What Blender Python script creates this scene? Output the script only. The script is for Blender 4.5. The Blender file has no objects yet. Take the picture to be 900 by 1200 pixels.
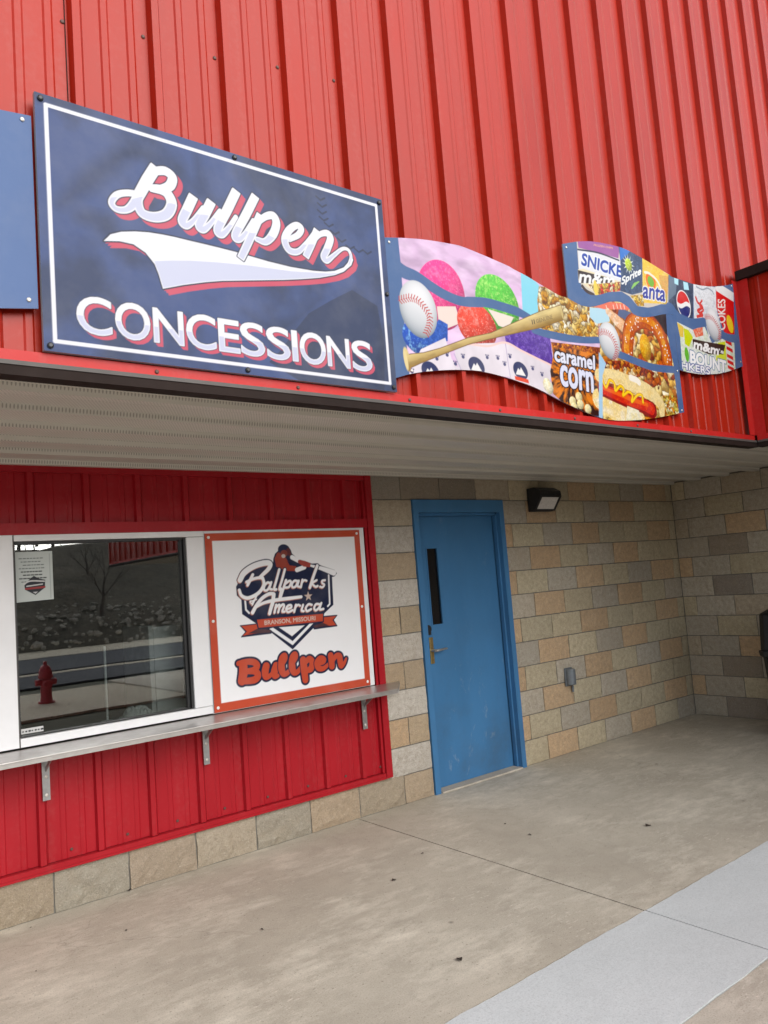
import bpy, bmesh, math, random
import numpy as np
from mathutils import Vector, Matrix

I = 0.0254                      # everything below is measured in inches
rnd = random.Random(7)
C = bpy.context.scene.collection
scene = bpy.context.scene

# ------------------------------------------------------------------ camera
CAM_YAW, CAM_PITCH, CAM_ROLL = 0.6738657, 0.0903489, -0.0780407
CAM_LOC = (-153.64, -178.61, 63.56)
def make_camera():
    cy, sy = math.cos(CAM_YAW), math.sin(CAM_YAW)
    cp, sp = math.cos(CAM_PITCH), math.sin(CAM_PITCH)
    fwd = Vector((sy*cp, cy*cp, sp)); right = Vector((cy, -sy, 0)); up = right.cross(fwd)
    cr, sr = math.cos(CAM_ROLL), math.sin(CAM_ROLL)
    r = cr*right + sr*up; u = -sr*right + cr*up
    cd = bpy.data.cameras.new('camera'); co = bpy.data.objects.new('camera', cd); C.objects.link(co)
    m = Matrix((r, u, -fwd)).transposed().to_4x4()
    m.translation = Vector(CAM_LOC)*I
    co.matrix_world = m
    cd.sensor_fit = 'VERTICAL'; cd.sensor_height = 36.0; cd.sensor_width = 27.0
    cd.lens = 907.9/1200*36
    cd.clip_start = 0.05; cd.clip_end = 2000
    scene.camera = co
make_camera()

# ------------------------------------------------------------------ light
SUN_EL, SUN_AZ = math.radians(31), math.radians(10)   # azimuth measured from straight out of the wall (-y) towards +x
SUN_STRENGTH, SKY_STRENGTH, EXPOSURE = 1.5, 0.15, 1.05
w = bpy.data.worlds.new("World"); scene.world = w; w.use_nodes = True
nt = w.node_tree; nt.nodes.clear()
sky = nt.nodes.new('ShaderNodeTexSky'); sky.sky_type = 'NISHITA'; sky.sun_disc = False
sky.sun_elevation = SUN_EL; sky.sun_rotation = math.pi - SUN_AZ
sky.air_density = 1.0; sky.dust_density = 0.7; sky.ozone_density = 1.0
hs = nt.nodes.new('ShaderNodeHueSaturation'); hs.inputs['Saturation'].default_value = 0.30
bg = nt.nodes.new('ShaderNodeBackground'); bg.inputs['Strength'].default_value = SKY_STRENGTH
wo = nt.nodes.new('ShaderNodeOutputWorld')
nt.links.new(sky.outputs[0], hs.inputs['Color']); nt.links.new(hs.outputs[0], bg.inputs['Color']); nt.links.new(bg.outputs[0], wo.inputs[0])
sd = bpy.data.lights.new('sun', 'SUN'); sd.energy = SUN_STRENGTH; sd.angle = math.radians(60); sd.color = (1, .96, .90)
so = bpy.data.objects.new('sun', sd); C.objects.link(so)
dirv = Vector((math.sin(SUN_AZ)*math.cos(SUN_EL), -math.cos(SUN_AZ)*math.cos(SUN_EL), math.sin(SUN_EL)))
so.rotation_euler = dirv.to_track_quat('Z', 'Y').to_euler()
so.location = (0, -10, 20)
vs = scene.view_settings
vs.view_transform = 'Standard'; vs.look = 'None'; vs.exposure = EXPOSURE; vs.gamma = 1.0; vs.use_curve_mapping = False

# ------------------------------------------------------------------ helpers
def lin(c):
    """sRGB 0-255 -> linear"""
    a = np.asarray(c, float)/255.0
    return np.where(a <= .04045, a/12.92, ((a+.055)/1.055)**2.4)

class MB:
    """collects geometry (in inches) for one mesh"""
    def __init__(s): s.v = []; s.f = []; s.col = None; s.smooth = False
    def add(s, vs_, fs):
        o = len(s.v); s.v += [tuple(v) for v in vs_]; s.f += [tuple(i+o for i in f) for f in fs]; return s
    def box(s, x0, x1, y0, y1, z0, z1):
        return s.add([(x0,y0,z0),(x1,y0,z0),(x1,y1,z0),(x0,y1,z0),(x0,y0,z1),(x1,y0,z1),(x1,y1,z1),(x0,y1,z1)],
            [(0,3,2,1),(4,5,6,7),(0,1,5,4),(1,2,6,5),(2,3,7,6),(3,0,4,7)])
    def prism(s, pts, axis, a, b):
        """closed polygon pts (2-D, in the two axes left over, in xyz order) extruded along axis from a to b"""
        def mk(p, t):
            q = list(p); q.insert(axis, t); return tuple(q)
        n = len(pts)
        fs = [tuple(range(n)), tuple(range(2*n-1, n-1, -1))]
        for i in range(n): j = (i+1) % n; fs.append((i, i+n, j+n, j))
        return s.add([mk(p, a) for p in pts]+[mk(p, b) for p in pts], fs)
    def tube(s, pts, r, n=10, cap=True):
        P = [Vector(p) for p in pts]; rs = r if isinstance(r, (list, tuple)) else [r]*len(P)
        V = []; F = []; ref = None
        for i, p in enumerate(P):
            t = (P[min(i+1, len(P)-1)]-P[max(i-1, 0)]).normalized()
            if ref is None: ref = t.orthogonal().normalized()
            ref = (ref - t*ref.dot(t)).normalized(); b = t.cross(ref)
            for k in range(n):
                a = 2*math.pi*k/n; V.append(p+(ref*math.cos(a)+b*math.sin(a))*rs[i])
        for i in range(len(P)-1):
            for k in range(n):
                k2 = (k+1) % n; F.append((i*n+k, i*n+k2, (i+1)*n+k2, (i+1)*n+k))
        if cap: F.append(tuple(range(n-1, -1, -1))); F.append(tuple(range((len(P)-1)*n, len(P)*n)))
        return s.add(V, F)
    def lathe(s, prof, c, n=20, axis=2):
        V = []; F = []
        for r, h in prof:
            for k in range(n):
                a = 2*math.pi*k/n
                p = [r*math.cos(a), r*math.sin(a)]; p.insert(axis, h)
                V.append((c[0]+p[0], c[1]+p[1], c[2]+p[2]))
        for i in range(len(prof)-1):
            for k in range(n):
                k2 = (k+1) % n; F.append((i*n+k, i*n+k2, (i+1)*n+k2, (i+1)*n+k))
        F.append(tuple(range(n))); F.append(tuple(range((len(prof)-1)*n, len(prof)*n)))
        return s.add(V, F)
    def build(s, name, mat, parent=None, bevel=0, smooth=False, recalc=True):
        me = bpy.data.meshes.new(name)
        me.from_pydata([(a*I, b*I, c*I) for a, b, c in s.v], [], s.f)
        if recalc or bevel:
            bm = bmesh.new(); bm.from_mesh(me)
            if recalc: bmesh.ops.recalc_face_normals(bm, faces=bm.faces)
            if bevel:
                es = [e for e in bm.edges if len(e.link_faces) == 2 and e.calc_face_angle(0) > .5]
                bmesh.ops.bevel(bm, geom=es, offset=bevel*I, segments=2, affect='EDGES', clamp_overlap=True, profile=.5)
            bm.to_mesh(me); bm.free()
        if s.col is not None and not bevel:
            ca = me.color_attributes.new('tint', 'FLOAT_COLOR', 'POINT')
            c4 = np.ones((len(s.v), 4), np.float32); c4[:, :3] = np.asarray(s.col)
            ca.data.foreach_set('color', c4.ravel())
        if smooth: me.polygons.foreach_set('use_smooth', [True]*len(me.polygons))
        o = bpy.data.objects.new(name, me); C.objects.link(o)
        if mat: me.materials.append(mat)
        if parent:
            o.parent = parent
            if parent.type == 'EMPTY' or parent.location.length > 0:
                o.matrix_parent_inverse = Matrix.Translation(-world_loc(parent))
        return o
def world_loc(o):
    v = Vector((0, 0, 0))
    if o.parent: v = v + world_loc(o.parent) + o.matrix_parent_inverse.translation
    return v + o.location
def thing(name, label, cat, loc=(0, 0, 0), group=None):
    o = bpy.data.objects.new(name, None); C.objects.link(o)
    o.empty_display_size = .1
    o.location = Vector(loc)*I; o['label'] = label; o['category'] = cat
    if group: o['group'] = group
    return o
def tag(o, label, cat, group=None, kind=None):
    o['label'] = label; o['category'] = cat
    if group: o['group'] = group
    if kind: o['kind'] = kind
    return o
def structure(o, label=None):
    o['kind'] = 'structure'
    if label: o['label'] = label
    return o
def dup_child(src, parent, dx, dy, dz):
    c = src.copy(); C.objects.link(c); c.parent = parent
    c.location = src.location + Vector((dx, dy, dz))*I
    return c

# ------------------------------------------------------------------ materials
class NT:
    def __init__(s, name):
        s.m = bpy.data.materials.new(name); s.m.use_nodes = True; s.t = s.m.node_tree
        s.b = s.t.nodes['Principled BSDF']; s.out = s.t.nodes['Material Output']
        s.tc = s.t.nodes.new('ShaderNodeTexCoord')
    def n(s, kind, **kw):
        nd = s.t.nodes.new(kind)
        for k, v in kw.items():
            if k in nd.inputs.keys() if hasattr(nd.inputs, 'keys') else False: nd.inputs[k].default_value = v
            else: setattr(nd, k, v)
        return nd
    def l(s, a, b): s.t.links.new(a, b)
    def map(s, scale, rot=(0, 0, 0)):
        mp = s.t.nodes.new('ShaderNodeMapping'); mp.inputs['Scale'].default_value = scale; mp.inputs['Rotation'].default_value = rot
        s.l(s.tc.outputs['Object'], mp.inputs['Vector']); return mp.outputs[0]
    def noise(s, scale, detail=4, rough=.55, vec=None, dist=0):
        nd = s.t.nodes.new('ShaderNodeTexNoise'); nd.inputs['Scale'].default_value = scale
        nd.inputs['Detail'].default_value = detail; nd.inputs['Roughness'].default_value = rough
        nd.inputs['Distortion'].default_value = dist
        s.l(vec if vec is not None else s.tc.outputs['Object'], nd.inputs['Vector']); return nd.outputs['Fac']
    def ramp(s, fac, stops):
        nd = s.t.nodes.new('ShaderNodeValToRGB'); cr = nd.color_ramp
        while len(cr.elements) < len(stops): cr.elements.new(.5)
        for e, (p, c) in zip(cr.elements, stops):
            e.position = p; e.color = tuple(c)+(1,) if len(c) == 3 else c
        s.l(fac, nd.inputs[0]); return nd.outputs[0]
    def rng(s, fac, a, b, c, d):
        nd = s.t.nodes.new('ShaderNodeMapRange')
        for i, v in enumerate((a, b, c, d)): nd.inputs[i+1].default_value = v
        s.l(fac, nd.inputs[0]); return nd.outputs[0]
    def mix(s, fac, a, b, mode='MIX'):
        nd = s.t.nodes.new('ShaderNodeMix'); nd.data_type = 'RGBA'; nd.blend_type = mode
        for sock, v in ((nd.inputs[0], fac), (nd.inputs[6], a), (nd.inputs[7], b)):
            if hasattr(v, 'is_linked'): s.l(v, sock)
            elif isinstance(v, (int, float)): sock.default_value = v
            else: sock.default_value = tuple(v)+(1,)
        return nd.outputs[2]
    def math(s, op, a, b=0.0):
        nd = s.t.nodes.new('ShaderNodeMath'); nd.operation = op
        for i, v in enumerate((a, b)):
            if hasattr(v, 'is_linked'): s.l(v, nd.inputs[i])
            else: nd.inputs[i].default_value = v
        return nd.outputs[0]
    def set(s, **kw):
        for k, v in kw.items():
            k = k.replace('_', ' ')
            if hasattr(v, 'is_linked'): s.l(v, s.b.inputs[k])
            elif isinstance(v, (tuple, list)) and len(v) == 3: s.b.inputs[k].default_value = tuple(v)+(1,)
            else: s.b.inputs[k].default_value = v
        return s
    def bump(s, h, strength=.3, dist=.002):
        nd = s.t.nodes.new('ShaderNodeBump'); nd.inputs['Strength'].default_value = strength; nd.inputs['Distance'].default_value = dist
        s.l(h, nd.inputs['Height']); s.l(nd.outputs[0], s.b.inputs['Normal']); return s
def plain(name, col, rough=.5, metal=0.0, var=.12, nscale=18, bump=0.0, spec=.5):
    k = NT(name); f = k.noise(nscale, 5)
    a = tuple(min(1, c*(1-var)) for c in col); b = tuple(min(1, c*(1+var)) for c in col)
    k.set(Base_Color=k.ramp(f, [(.3, a), (.7, b)]), Roughness=k.rng(k.noise(nscale*2.3, 3), .3, .7, rough*.88, min(1, rough*1.12)), Metallic=metal)
    k.b.inputs['Specular IOR Level'].default_value = spec
    if bump: k.bump(k.noise(nscale*6, 4), bump, .001)
    return k.m

def painted_metal(name, col, rough=.33, coat=.0, dust=(.45, .36, .32), scuff=False):
    k = NT(name)
    f = k.noise(3.0, 5, .6, k.map((1, 1, .35)))
    streak = k.noise(14, 3, .6, k.map((1, 1, .06)))
    a = tuple(c*.9 for c in col); b = tuple(min(1, c*1.08) for c in col)
    c1 = k.ramp(f, [(.3, a), (.7, b)])
    dm = k.rng(k.math('MULTIPLY', streak, k.noise(40, 4)), .26, .5, 0.0, .05)
    k.set(Base_Color=k.mix(dm, c1, dust), Roughness=k.rng(f, .3, .7, rough-.05, rough+.08))
    k.b.inputs['Specular IOR Level'].default_value = .24; k.b.inputs['Coat Weight'].default_value = coat; k.b.inputs['Coat Roughness'].default_value = .25
    if scuff:                                     # rubbed, scraped patches low on the leaf
        sp = k.t.nodes.new('ShaderNodeSeparateXYZ'); k.l(k.tc.outputs['Object'], sp.inputs[0])
        low = k.rng(sp.outputs[2], .1, 1.3, 1, .25); sc = k.math('MULTIPLY', k.rng(k.noise(7, 7, .8, k.map((1, 1, .6)), .5), .60, .70, 0, .55), low)
        c2 = k.mix(sc, k.mix(dm, c1, dust), (.30, .36, .42)); c2 = k.mix(k.math('MULTIPLY', k.rng(k.noise(2.2, 5, .7), .45, .7, 0, .35), low), c2, (.06, .075, .085)); k.set(Base_Color=c2)
    k.bump(k.noise(2.2, 2, .5), .10, .004)      # oil-canning of thin sheet
    return k.m
RED = (.325, .014, .004)
M = {}
M['red'] = painted_metal('red_cladding_paint', RED, .33)
M['red_low'] = painted_metal('red_wall_paint', (.33, .008, .015), .4)
M['red_trim'] = painted_metal('red_trim_paint', (.44, .016, .014), .4)
M['brown'] = plain('dark_bronze_trim', (.022, .015, .013), .6, 0, .2, 6, 0, .06)
M['lip'] = plain('grey_brown_trim', (.085, .076, .070), .5, 0, .15, 6, 0, .25)
M['white'] = plain('white_powder_coat', (.70, .70, .71), .38, 0, .04, 5)
M['gasket'] = plain('black_gasket', (.012, .012, .013), .5)
M['blue'] = painted_metal('blue_door_paint', (.050, .165, .335), .42, dust=(.2, .26, .34), scuff=True)
M['steel'] = plain('brushed_steel', (.50, .48, .46), .36, .85, .1, 9)
M['bracket'] = plain('galvanised_bracket', (.34, .34, .34), .42, .7, .15, 20)
M['brass'] = plain('worn_brass', (.45, .33, .14), .35, .9, .15, 40)
M['black'] = plain('black_plastic', (.010, .010, .012), .5, 0, .25, 25, .2)
M['bolt'] = plain('black_bolt', (.012, .012, .014), .4)
M['screw'] = plain('zinc_screw', (.55, .52, .48), .4, .6)
M['rust'] = plain('weathered_screw', (.10, .05, .04), .6)
M['lens'] = plain('lamp_lens', (.62, .60, .58), .18, 0, .12, 60, .3)
M['grey_box'] = plain('grey_cast_cover', (.16, .18, .20), .36, .35, .1, 30)
M['paper'] = plain('white_paper', (.72, .74, .73), .7, 0, .05, 12)
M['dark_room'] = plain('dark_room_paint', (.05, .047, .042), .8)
M['cabinet'] = plain('white_cabinet_paint', (.62, .64, .64), .4)
M['hydrant'] = plain('hydrant_red', (.42, .03, .045), .45, 0, .2, 20)
M['leaf'] = plain('dry_leaf', (.035, .025, .018), .8, 0, .4, 80)
M['bark'] = plain('bare_bark', (.09, .075, .062), .9, 0, .35, 14)
M['rock'] = plain('grey_limestone', (.36, .33, .275), .9, 0, .4, 3, .5)

def art_mat(name, rough=.35):
    k = NT(name); at = k.t.nodes.new('ShaderNodeAttribute'); at.attribute_name = 'art'
    f = k.noise(5, 4, .6)
    k.set(Base_Color=k.mix(k.rng(f, .45, .8, 0, .07), at.outputs['Color'], (.55, .53, .5)), Roughness=k.rng(f, .3, .7, rough-.04, rough+.06))
    k.b.inputs['Specular IOR Level'].default_value = .16
    k.bump(k.noise(1.7, 2), .08, .004)
    return k.m
M['art'] = art_mat('printed_panel', .38)
M['art_w'] = art_mat('printed_panel_matte', .45)

def block_mat():
    k = NT('split_face_block'); at = k.t.nodes.new('ShaderNodeAttribute'); at.attribute_name = 'tint'
    f1 = k.noise(26, 7, .75); f2 = k.noise(130, 5, .7); f3 = k.noise(7, 4, .6)
    c = k.mix(k.rng(f1, .35, .75, 0, .60), at.outputs['Color'], (.22, .175, .125))
    c = k.mix(k.rng(f2, .55, .75, 0, .6), c, (.58, .54, .47))
    c = k.mix(k.rng(f2, .25, .45, .75, 0), c, (.09, .078, .065))
    c = k.mix(k.rng(f3, .5, .8, 0, .30), c, (.36, .285, .19))
    k.set(Base_Color=c, Roughness=.92)
    k.b.inputs['Specular IOR Level'].default_value = .25
    k.bump(k.math('ADD', k.noise(45, 6, .7), k.math('MULTIPLY', k.noise(170, 4, .6), .5)), 1.0, .010)
    return k.m
M['block'] = block_mat()
M['mortar'] = plain('mortar', (.15, .14, .12), .95, 0, .15, 30, .4)

def concrete_mat(name, dark, mid, light, wear=.5, stain=.6, crackw=.22):
    k = NT(name)
    big = k.noise(.75, 5, .62, dist=.4); med = k.noise(3.2, 6, .65); fine = k.noise(160, 3, .7)
    streak = k.noise(4, 7, .72, k.map((1.0, 2.4, 1), (0, 0, .2))); sc2 = k.noise(26, 6, .75, k.map((.8, 2.6, 1), (0, 0, .35)))
    c = k.ramp(big, [(.28, dark), (.50, mid), (.74, light)])
    c = k.mix(k.rng(med, .35, .72, .0, stain*.8), c, tuple(x*.74 for x in dark))
    c = k.mix(k.rng(k.math('MULTIPLY', streak, k.noise(1.6, 4, .6)), .24, .42, 0, wear), c, tuple(min(1, x*1.22) for x in light))
    c = k.mix(k.math('MULTIPLY', k.rng(sc2, .56, .66, 0, wear), k.rng(k.noise(1.1, 3, .6), .45, .62, 0, 1)), c, tuple(min(1, x*1.35) for x in light))
    c = k.mix(k.rng(k.noise(9, 7, .8, dist=.6), .50, .70, 0, stain*.55), c, tuple(x*.62 for x in dark))
    c = k.mix(k.rng(fine, .30, .50, .45, 0), c, tuple(x*.55 for x in dark))
    c = k.mix(k.rng(fine, .58, .75, 0, .35), c, tuple(min(1, x*1.3) for x in light))
    vo = k.t.nodes.new('ShaderNodeTexVoronoi'); vo.inputs['Scale'].default_value = 2.6
    k.l(k.mix(.25, k.tc.outputs['Object'], k.tcnoise() if hasattr(k, 'tcnoise') else k.tc.outputs['Object']), vo.inputs['Vector'])
    spot = k.math('MULTIPLY', k.rng(vo.outputs['Distance'], .02, .05, .75, 0), k.rng(k.noise(1.7, 2), .45, .5, 0, 1))
    c = k.mix(spot, c, tuple(x*.35 for x in dark))
    ce = k.t.nodes.new('ShaderNodeTexVoronoi'); ce.feature = 'DISTANCE_TO_EDGE'; ce.inputs['Scale'].default_value = .33
    wv = k.t.nodes.new('ShaderNodeVectorMath'); wv.operation = 'ADD'; nz = k.t.nodes.new('ShaderNodeTexNoise'); nz.inputs['Scale'].default_value = 3.5; nz.inputs['Detail'].default_value = 6
    sv = k.t.nodes.new('ShaderNodeVectorMath'); sv.operation = 'SCALE'; sv.inputs['Scale'].default_value = .28
    k.l(k.tc.outputs['Object'], nz.inputs['Vector']); k.l(nz.outputs['Color'], sv.inputs[0]); k.l(k.tc.outputs['Object'], wv.inputs[0]); k.l(sv.outputs[0], wv.inputs[1]); k.l(wv.outputs[0], ce.inputs['Vector'])
    crack = k.math('MULTIPLY', k.rng(ce.outputs['Distance'], .0006, .0018, crackw, 0), k.rng(k.noise(.9, 3), .46, .56, 0, 1))
    c = k.mix(crack, c, tuple(x*.3 for x in dark))
    pit = k.rng(k.noise(75, 2, .5), .66, .72, 0, .6 if crackw else .12); c = k.mix(pit, c, tuple(x*.4 for x in dark))
    k.set(Base_Color=c, Roughness=k.rng(med, .3, .7, .72, .92))
    k.b.inputs['Specular IOR Level'].default_value = .35
    k.bump(k.math('ADD', k.math('MULTIPLY', fine, .35), k.noise(38, 6, .7)), .35, .003)
    return k.m
M['slab'] = concrete_mat('weathered_concrete', (.38, .335, .268), (.455, .408, .33), (.54, .49, .405), .85, .5)
M['slab2'] = concrete_mat('weathered_concrete_edge', (.38, .33, .27), (.47, .42, .35), (.55, .495, .42), .8, .5)
M['new_slab'] = concrete_mat('pale_new_concrete', (.50, .52, .52), (.54, .56, .56), (.58, .60, .60), .22, .22, 0)
M['asphalt'] = plain('asphalt', (.06, .066, .078), .9, 0, .25, 30, .4, .1)
M['gravel'] = plain('pale_gravel', (.52, .46, .35), .95, 0, .35, 25, .5)
def ground_mat():
    k = NT('winter_turf'); f = k.noise(2.5, 6, .7); g = k.noise(60, 4, .7)
    c = k.ramp(f, [(.3, (.045, .055, .028)), (.55, (.085, .082, .045)), (.75, (.16, .13, .08))])
    k.set(Base_Color=k.mix(k.rng(g, .3, .7, .6, 0), c, (.025, .03, .016)), Roughness=.95)
    k.bump(g, .6, .02); return k.m
M['turf'] = ground_mat()
def hill_mat():
    k = NT('wooded_bank'); f = k.noise(.5, 7, .7); g = k.noise(4, 5, .7)
    c = k.ramp(f, [(.3, (.07, .068, .045)), (.6, (.16, .132, .09)), (.8, (.26, .215, .15))])
    k.set(Base_Color=k.mix(k.rng(g, .35, .7, .5, 0), c, (.02, .02, .014)), Roughness=.97); k.bump(g, .8, .3); return k.m
M['hill'] = hill_mat()

def soffit_mat():
    """beige steel with punched holes in staggered rows"""
    k = NT('perforated_soffit'); sep = k.t.nodes.new('ShaderNodeSeparateXYZ'); k.l(k.tc.outputs['Object'], sep.inputs[0])
    P = .56*I
    rows_ = k.math('DIVIDE', sep.outputs[1], P*.866)
    ri = k.math('FLOOR', rows_); odd = k.math('MULTIPLY', k.math('MODULO', k.math('ABSOLUTE', ri), 2.0), .5)
    fx = k.math('SUBTRACT', k.math('FRACT', k.math('ADD', k.math('DIVIDE', sep.outputs[0], P), odd)), .5)
    fy = k.math('MULTIPLY', k.math('SUBTRACT', k.math('FRACT', rows_), .5), .866)
    d = k.math('SQRT', k.math('ADD', k.math('MULTIPLY', fx, fx), k.math('MULTIPLY', fy, fy)))
    hole = k.rng(d, .19, .25, .48, 0)
    f = k.noise(2, 5, .6, k.map((.25, 1, 1)))
    c = k.ramp(f, [(.3, (.53, .505, .45)), (.7, (.61, .585, .52))])
    k.set(Base_Color=k.mix(hole, c, (.05, .045, .04)), Roughness=.45); return k.m
M['soffit'] = soffit_mat()

def glass_mat(name, ior=2.5, tint=(.80, .83, .82)):
    k = NT(name); t = k.t; t.nodes.remove(k.b)
    tr = t.nodes.new('ShaderNodeBsdfTransparent'); tr.inputs[0].default_value = tint+(1,)
    gl = t.nodes.new('ShaderNodeBsdfGlossy'); gl.inputs['Roughness'].default_value = 0.010
    fr = t.nodes.new('ShaderNodeFresnel'); fr.inputs[0].default_value = ior
    bm_ = t.nodes.new('ShaderNodeBump'); bm_.inputs['Strength'].default_value = .06; bm_.inputs['Distance'].default_value = .004
    k.l(k.noise(1.6, 2), bm_.inputs['Height']); k.l(bm_.outputs[0], gl.inputs['Normal'])
    mx = t.nodes.new('ShaderNodeMixShader')
    k.l(fr.outputs[0], mx.inputs[0]); k.l(tr.outputs[0], mx.inputs[1]); k.l(gl.outputs[0], mx.inputs[2]); k.l(mx.outputs[0], k.out.inputs[0])
    return k.m
M['glass'] = glass_mat('window_glass', 2.35)
M['dark_glass'] = plain('wired_dark_glass', (.006, .006, .007), .12)
# ------------------------------------------------------------------ ground and the land across the road
def sheet(name, x0, x1, y0, y1, z, mat, thick=4.0):
    return structure(MB().box(x0, x1, y0, y1, z-thick, z).build(name, mat))
g = MB(); n = 60                                            # one sheet out to the horizon
g.add([(-20000, -20000, -3), (20000, -20000, -3), (20000, 20000, -3), (-20000, 20000, -3)], [(0, 1, 2, 3)])
structure(g.build('ground', M['turf']))
sheet('pavement', -420, -28.25, -88.6, 0.6, 0, M['slab'])
sheet('pavement', -27.9, 144.6, -88.6, 0.6, 0, M['slab'])
def ragged(name, x0, x1, y0, y1, z, mat, seed):
    r_ = random.Random(seed); pts = []; n = int((x1-x0)/1.6)
    a = 0
    for i in range(n+1): a = a*.7+r_.uniform(-.11, .11); pts.append((x0+(x1-x0)*i/n, y0+a))
    for i in range(n, -1, -1): a = a*.7+r_.uniform(-.11, .11); pts.append((x0+(x1-x0)*i/n, y1+a))
    return structure(MB().prism(pts, 2, z-4, z).build(name, mat))
ragged('walkway_strip', -420, -28.2, -112.4, -88.85, .10, M['new_slab'], 1)
ragged('walkway_strip', -27.95, 144.5, -112.4, -88.85, .10, M['new_slab'], 2)
structure(MB().box(-420, 144, -113, -88.2, -3, -.25).build('joint_bed', M['slab']))
sheet('pavement', 68.1, 144.6, -485, -112.6, 0, M['slab'])
sheet('pavement', -420, -28.2, -236, -112.6, 0, M['slab2'])
sheet('pavement', -27.9, 68, -236, -112.6, 0, M['slab2'])
sheet('gravel_path', -2000, 2600, -470, -322, -1.2, M['gravel'], 1.5)
sheet('asphalt_lane', -2600, 2600, -640, -520, -1.0, M['asphalt'], 1.5)
sheet('gravel_verge', -2600, 2600, -660, -640.2, -.6, M['gravel'], 2)
sheet('road', -4000, 4000, -920, -680, -.8, M['asphalt'], 2)
sheet('gravel_bank', -4000, 4000, -1130, -920.2, -.2, M['gravel'], 3)

def vnoise(x, y, seed=0):
    """value noise, vectorised"""
    xi = np.floor(x).astype(np.int64); yi = np.floor(y).astype(np.int64); fx = x-xi; fy = y-yi
    def h(a, b):
        v = (a*374761393 + b*668265263 + seed*1442695041) & 0x7fffffff
        v = ((v ^ (v >> 13))*1274126177) & 0x7fffffff
        return ((v ^ (v >> 16)) & 0xffff)/65535.0
    fx = fx*fx*(3-2*fx); fy = fy*fy*(3-2*fy)
    return (h(xi, yi)*(1-fx)+h(xi+1, yi)*fx)*(1-fy)+(h(xi, yi+1)*(1-fx)+h(xi+1, yi+1)*fx)*fy
def fbm(x, y, seed=0, oct=4):
    s = 0; a = .5; t = 0
    for o in range(oct): s = s+a*vnoise(x*2**o, y*2**o, seed+o*17); t += a; a *= .5
    return s/t

hb = MB(); nx, ny = 90, 26                                   # the wooded bank across the road
xs = np.linspace(-3600, 3600, nx); ys = np.linspace(-1080, -2600, ny)
XX, YY = np.meshgrid(xs, ys)
t = np.clip((-1080-YY)/900, 0, 1)
ZZ = 243*t**.8*(.75+.5*fbm(XX/500, YY/400, 3)) + 26*(fbm(XX/60, YY/60, 5)-.5)*np.clip(t*6, 0, 1)-3
hb.add(np.stack([XX, YY, ZZ], -1).reshape(-1, 3).tolist(), [(j*nx+i, (j+1)*nx+i, (j+1)*nx+i+1, j*nx+i+1) for j in range(ny-1) for i in range(nx-1)])
structure(hb.build('hill', M['hill'], smooth=True))
_g = (1+5**.5)/2
ICO = [(-1,_g,0),(1,_g,0),(-1,-_g,0),(1,-_g,0),(0,-1,_g),(0,1,_g),(0,-1,-_g),(0,1,-_g),(_g,0,-1),(_g,0,1),(-_g,0,-1),(-_g,0,1)]
ICO = [tuple(c/1.9 for c in v) for v in ICO]
ICOF = [(0,11,5),(0,5,1),(0,1,7),(0,7,10),(0,10,11),(1,5,9),(5,11,4),(11,10,2),(10,7,6),(7,1,8),(3,9,4),(3,4,2),(3,2,6),(3,6,8),(3,8,9),(4,9,5),(2,4,11),(6,2,10),(8,6,7),(9,8,1)]
rb = MB()                                                    # riprap at its foot
for k in range(4200):
    x = rnd.uniform(-1700, 1900); u = rnd.random(); y = -1060-u*340; z = 2+92*u**.8+rnd.uniform(-3, 3); r = rnd.uniform(2, 8)*rnd.uniform(.4, 1)
    R_ = Matrix.Rotation(rnd.random()*6.28, 3, 'Z') @ Matrix.Rotation(rnd.random()*6.28, 3, 'X')
    sx, sy, sz = rnd.uniform(.8, 1.7), rnd.uniform(.7, 1.2), rnd.uniform(.5, .9)
    vv = []
    for v in ICO:
        q = R_ @ Vector((v[0]*sx, v[1]*sy, v[2]*sz))*r*rnd.uniform(.75, 1.15); vv.append((x+q.x, y+q.y, z+q.z))
    rb.add(vv, ICOF)
rk = rb.build('rocks', M['rock']); tag(rk, 'grey riprap rocks heaped along the foot of the wooded bank', 'rocks', kind='stuff')

def bare_tree(x, y, z, h, seed, label, grp):
    r = random.Random(seed); tr = MB(); br = MB()
    def limb(mb, p, d, L, rad, depth):
        pts = [p]; q = Vector(p); dd = Vector(d)
        for i in range(4):
            dd = (dd+Vector((r.uniform(-.2, .2), r.uniform(-.2, .2), r.uniform(-.05, .18)))).normalized()
            q = q+dd*L/4; pts.append(tuple(q))
        mb.tube(pts, [rad*(1-.16*i) for i in range(5)], 5 if depth else 7, True)
        if depth < 4:
            for i in range(5 if depth < 1 else 4):
                kx = r.randint(2, 4) if depth else r.choice((2, 2, 3, 3, 4)); a = r.uniform(0, 6.28)
                nd = (dd*.75+Vector((math.cos(a), math.sin(a), r.uniform(0, .5)))*.75).normalized()
                limb(br, pts[kx], nd, L*r.uniform(.5, .72), rad*(1-.16*kx)*.55, depth+1)
    limb(tr, (x, y, z), (0, 0, 1), h*.5, h*.026, 0)
    t_ = thing('bare_tree', label, 'tree', (x, y, z), grp)
    tr.build('trunk', M['bark'], t_); br.build('branches', M['bark'], t_)
    return t_
tp = bare_tree(0, 0, 0, 150, 5, 'bare leafless winter tree standing on the wooded bank across the road', 'bare trees on the bank')
def copy_thing(root, loc, rz, sc):
    c = root.copy(); C.objects.link(c); c.location = Vector(loc)*I; c.rotation_euler = (0, 0, rz); c.scale = (sc,)*3
    for ch in root.children:
        d = ch.copy(); C.objects.link(d); d.parent = c
    return c
tp.location = Vector((300, -1200, 40))*I
spots = []
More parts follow.
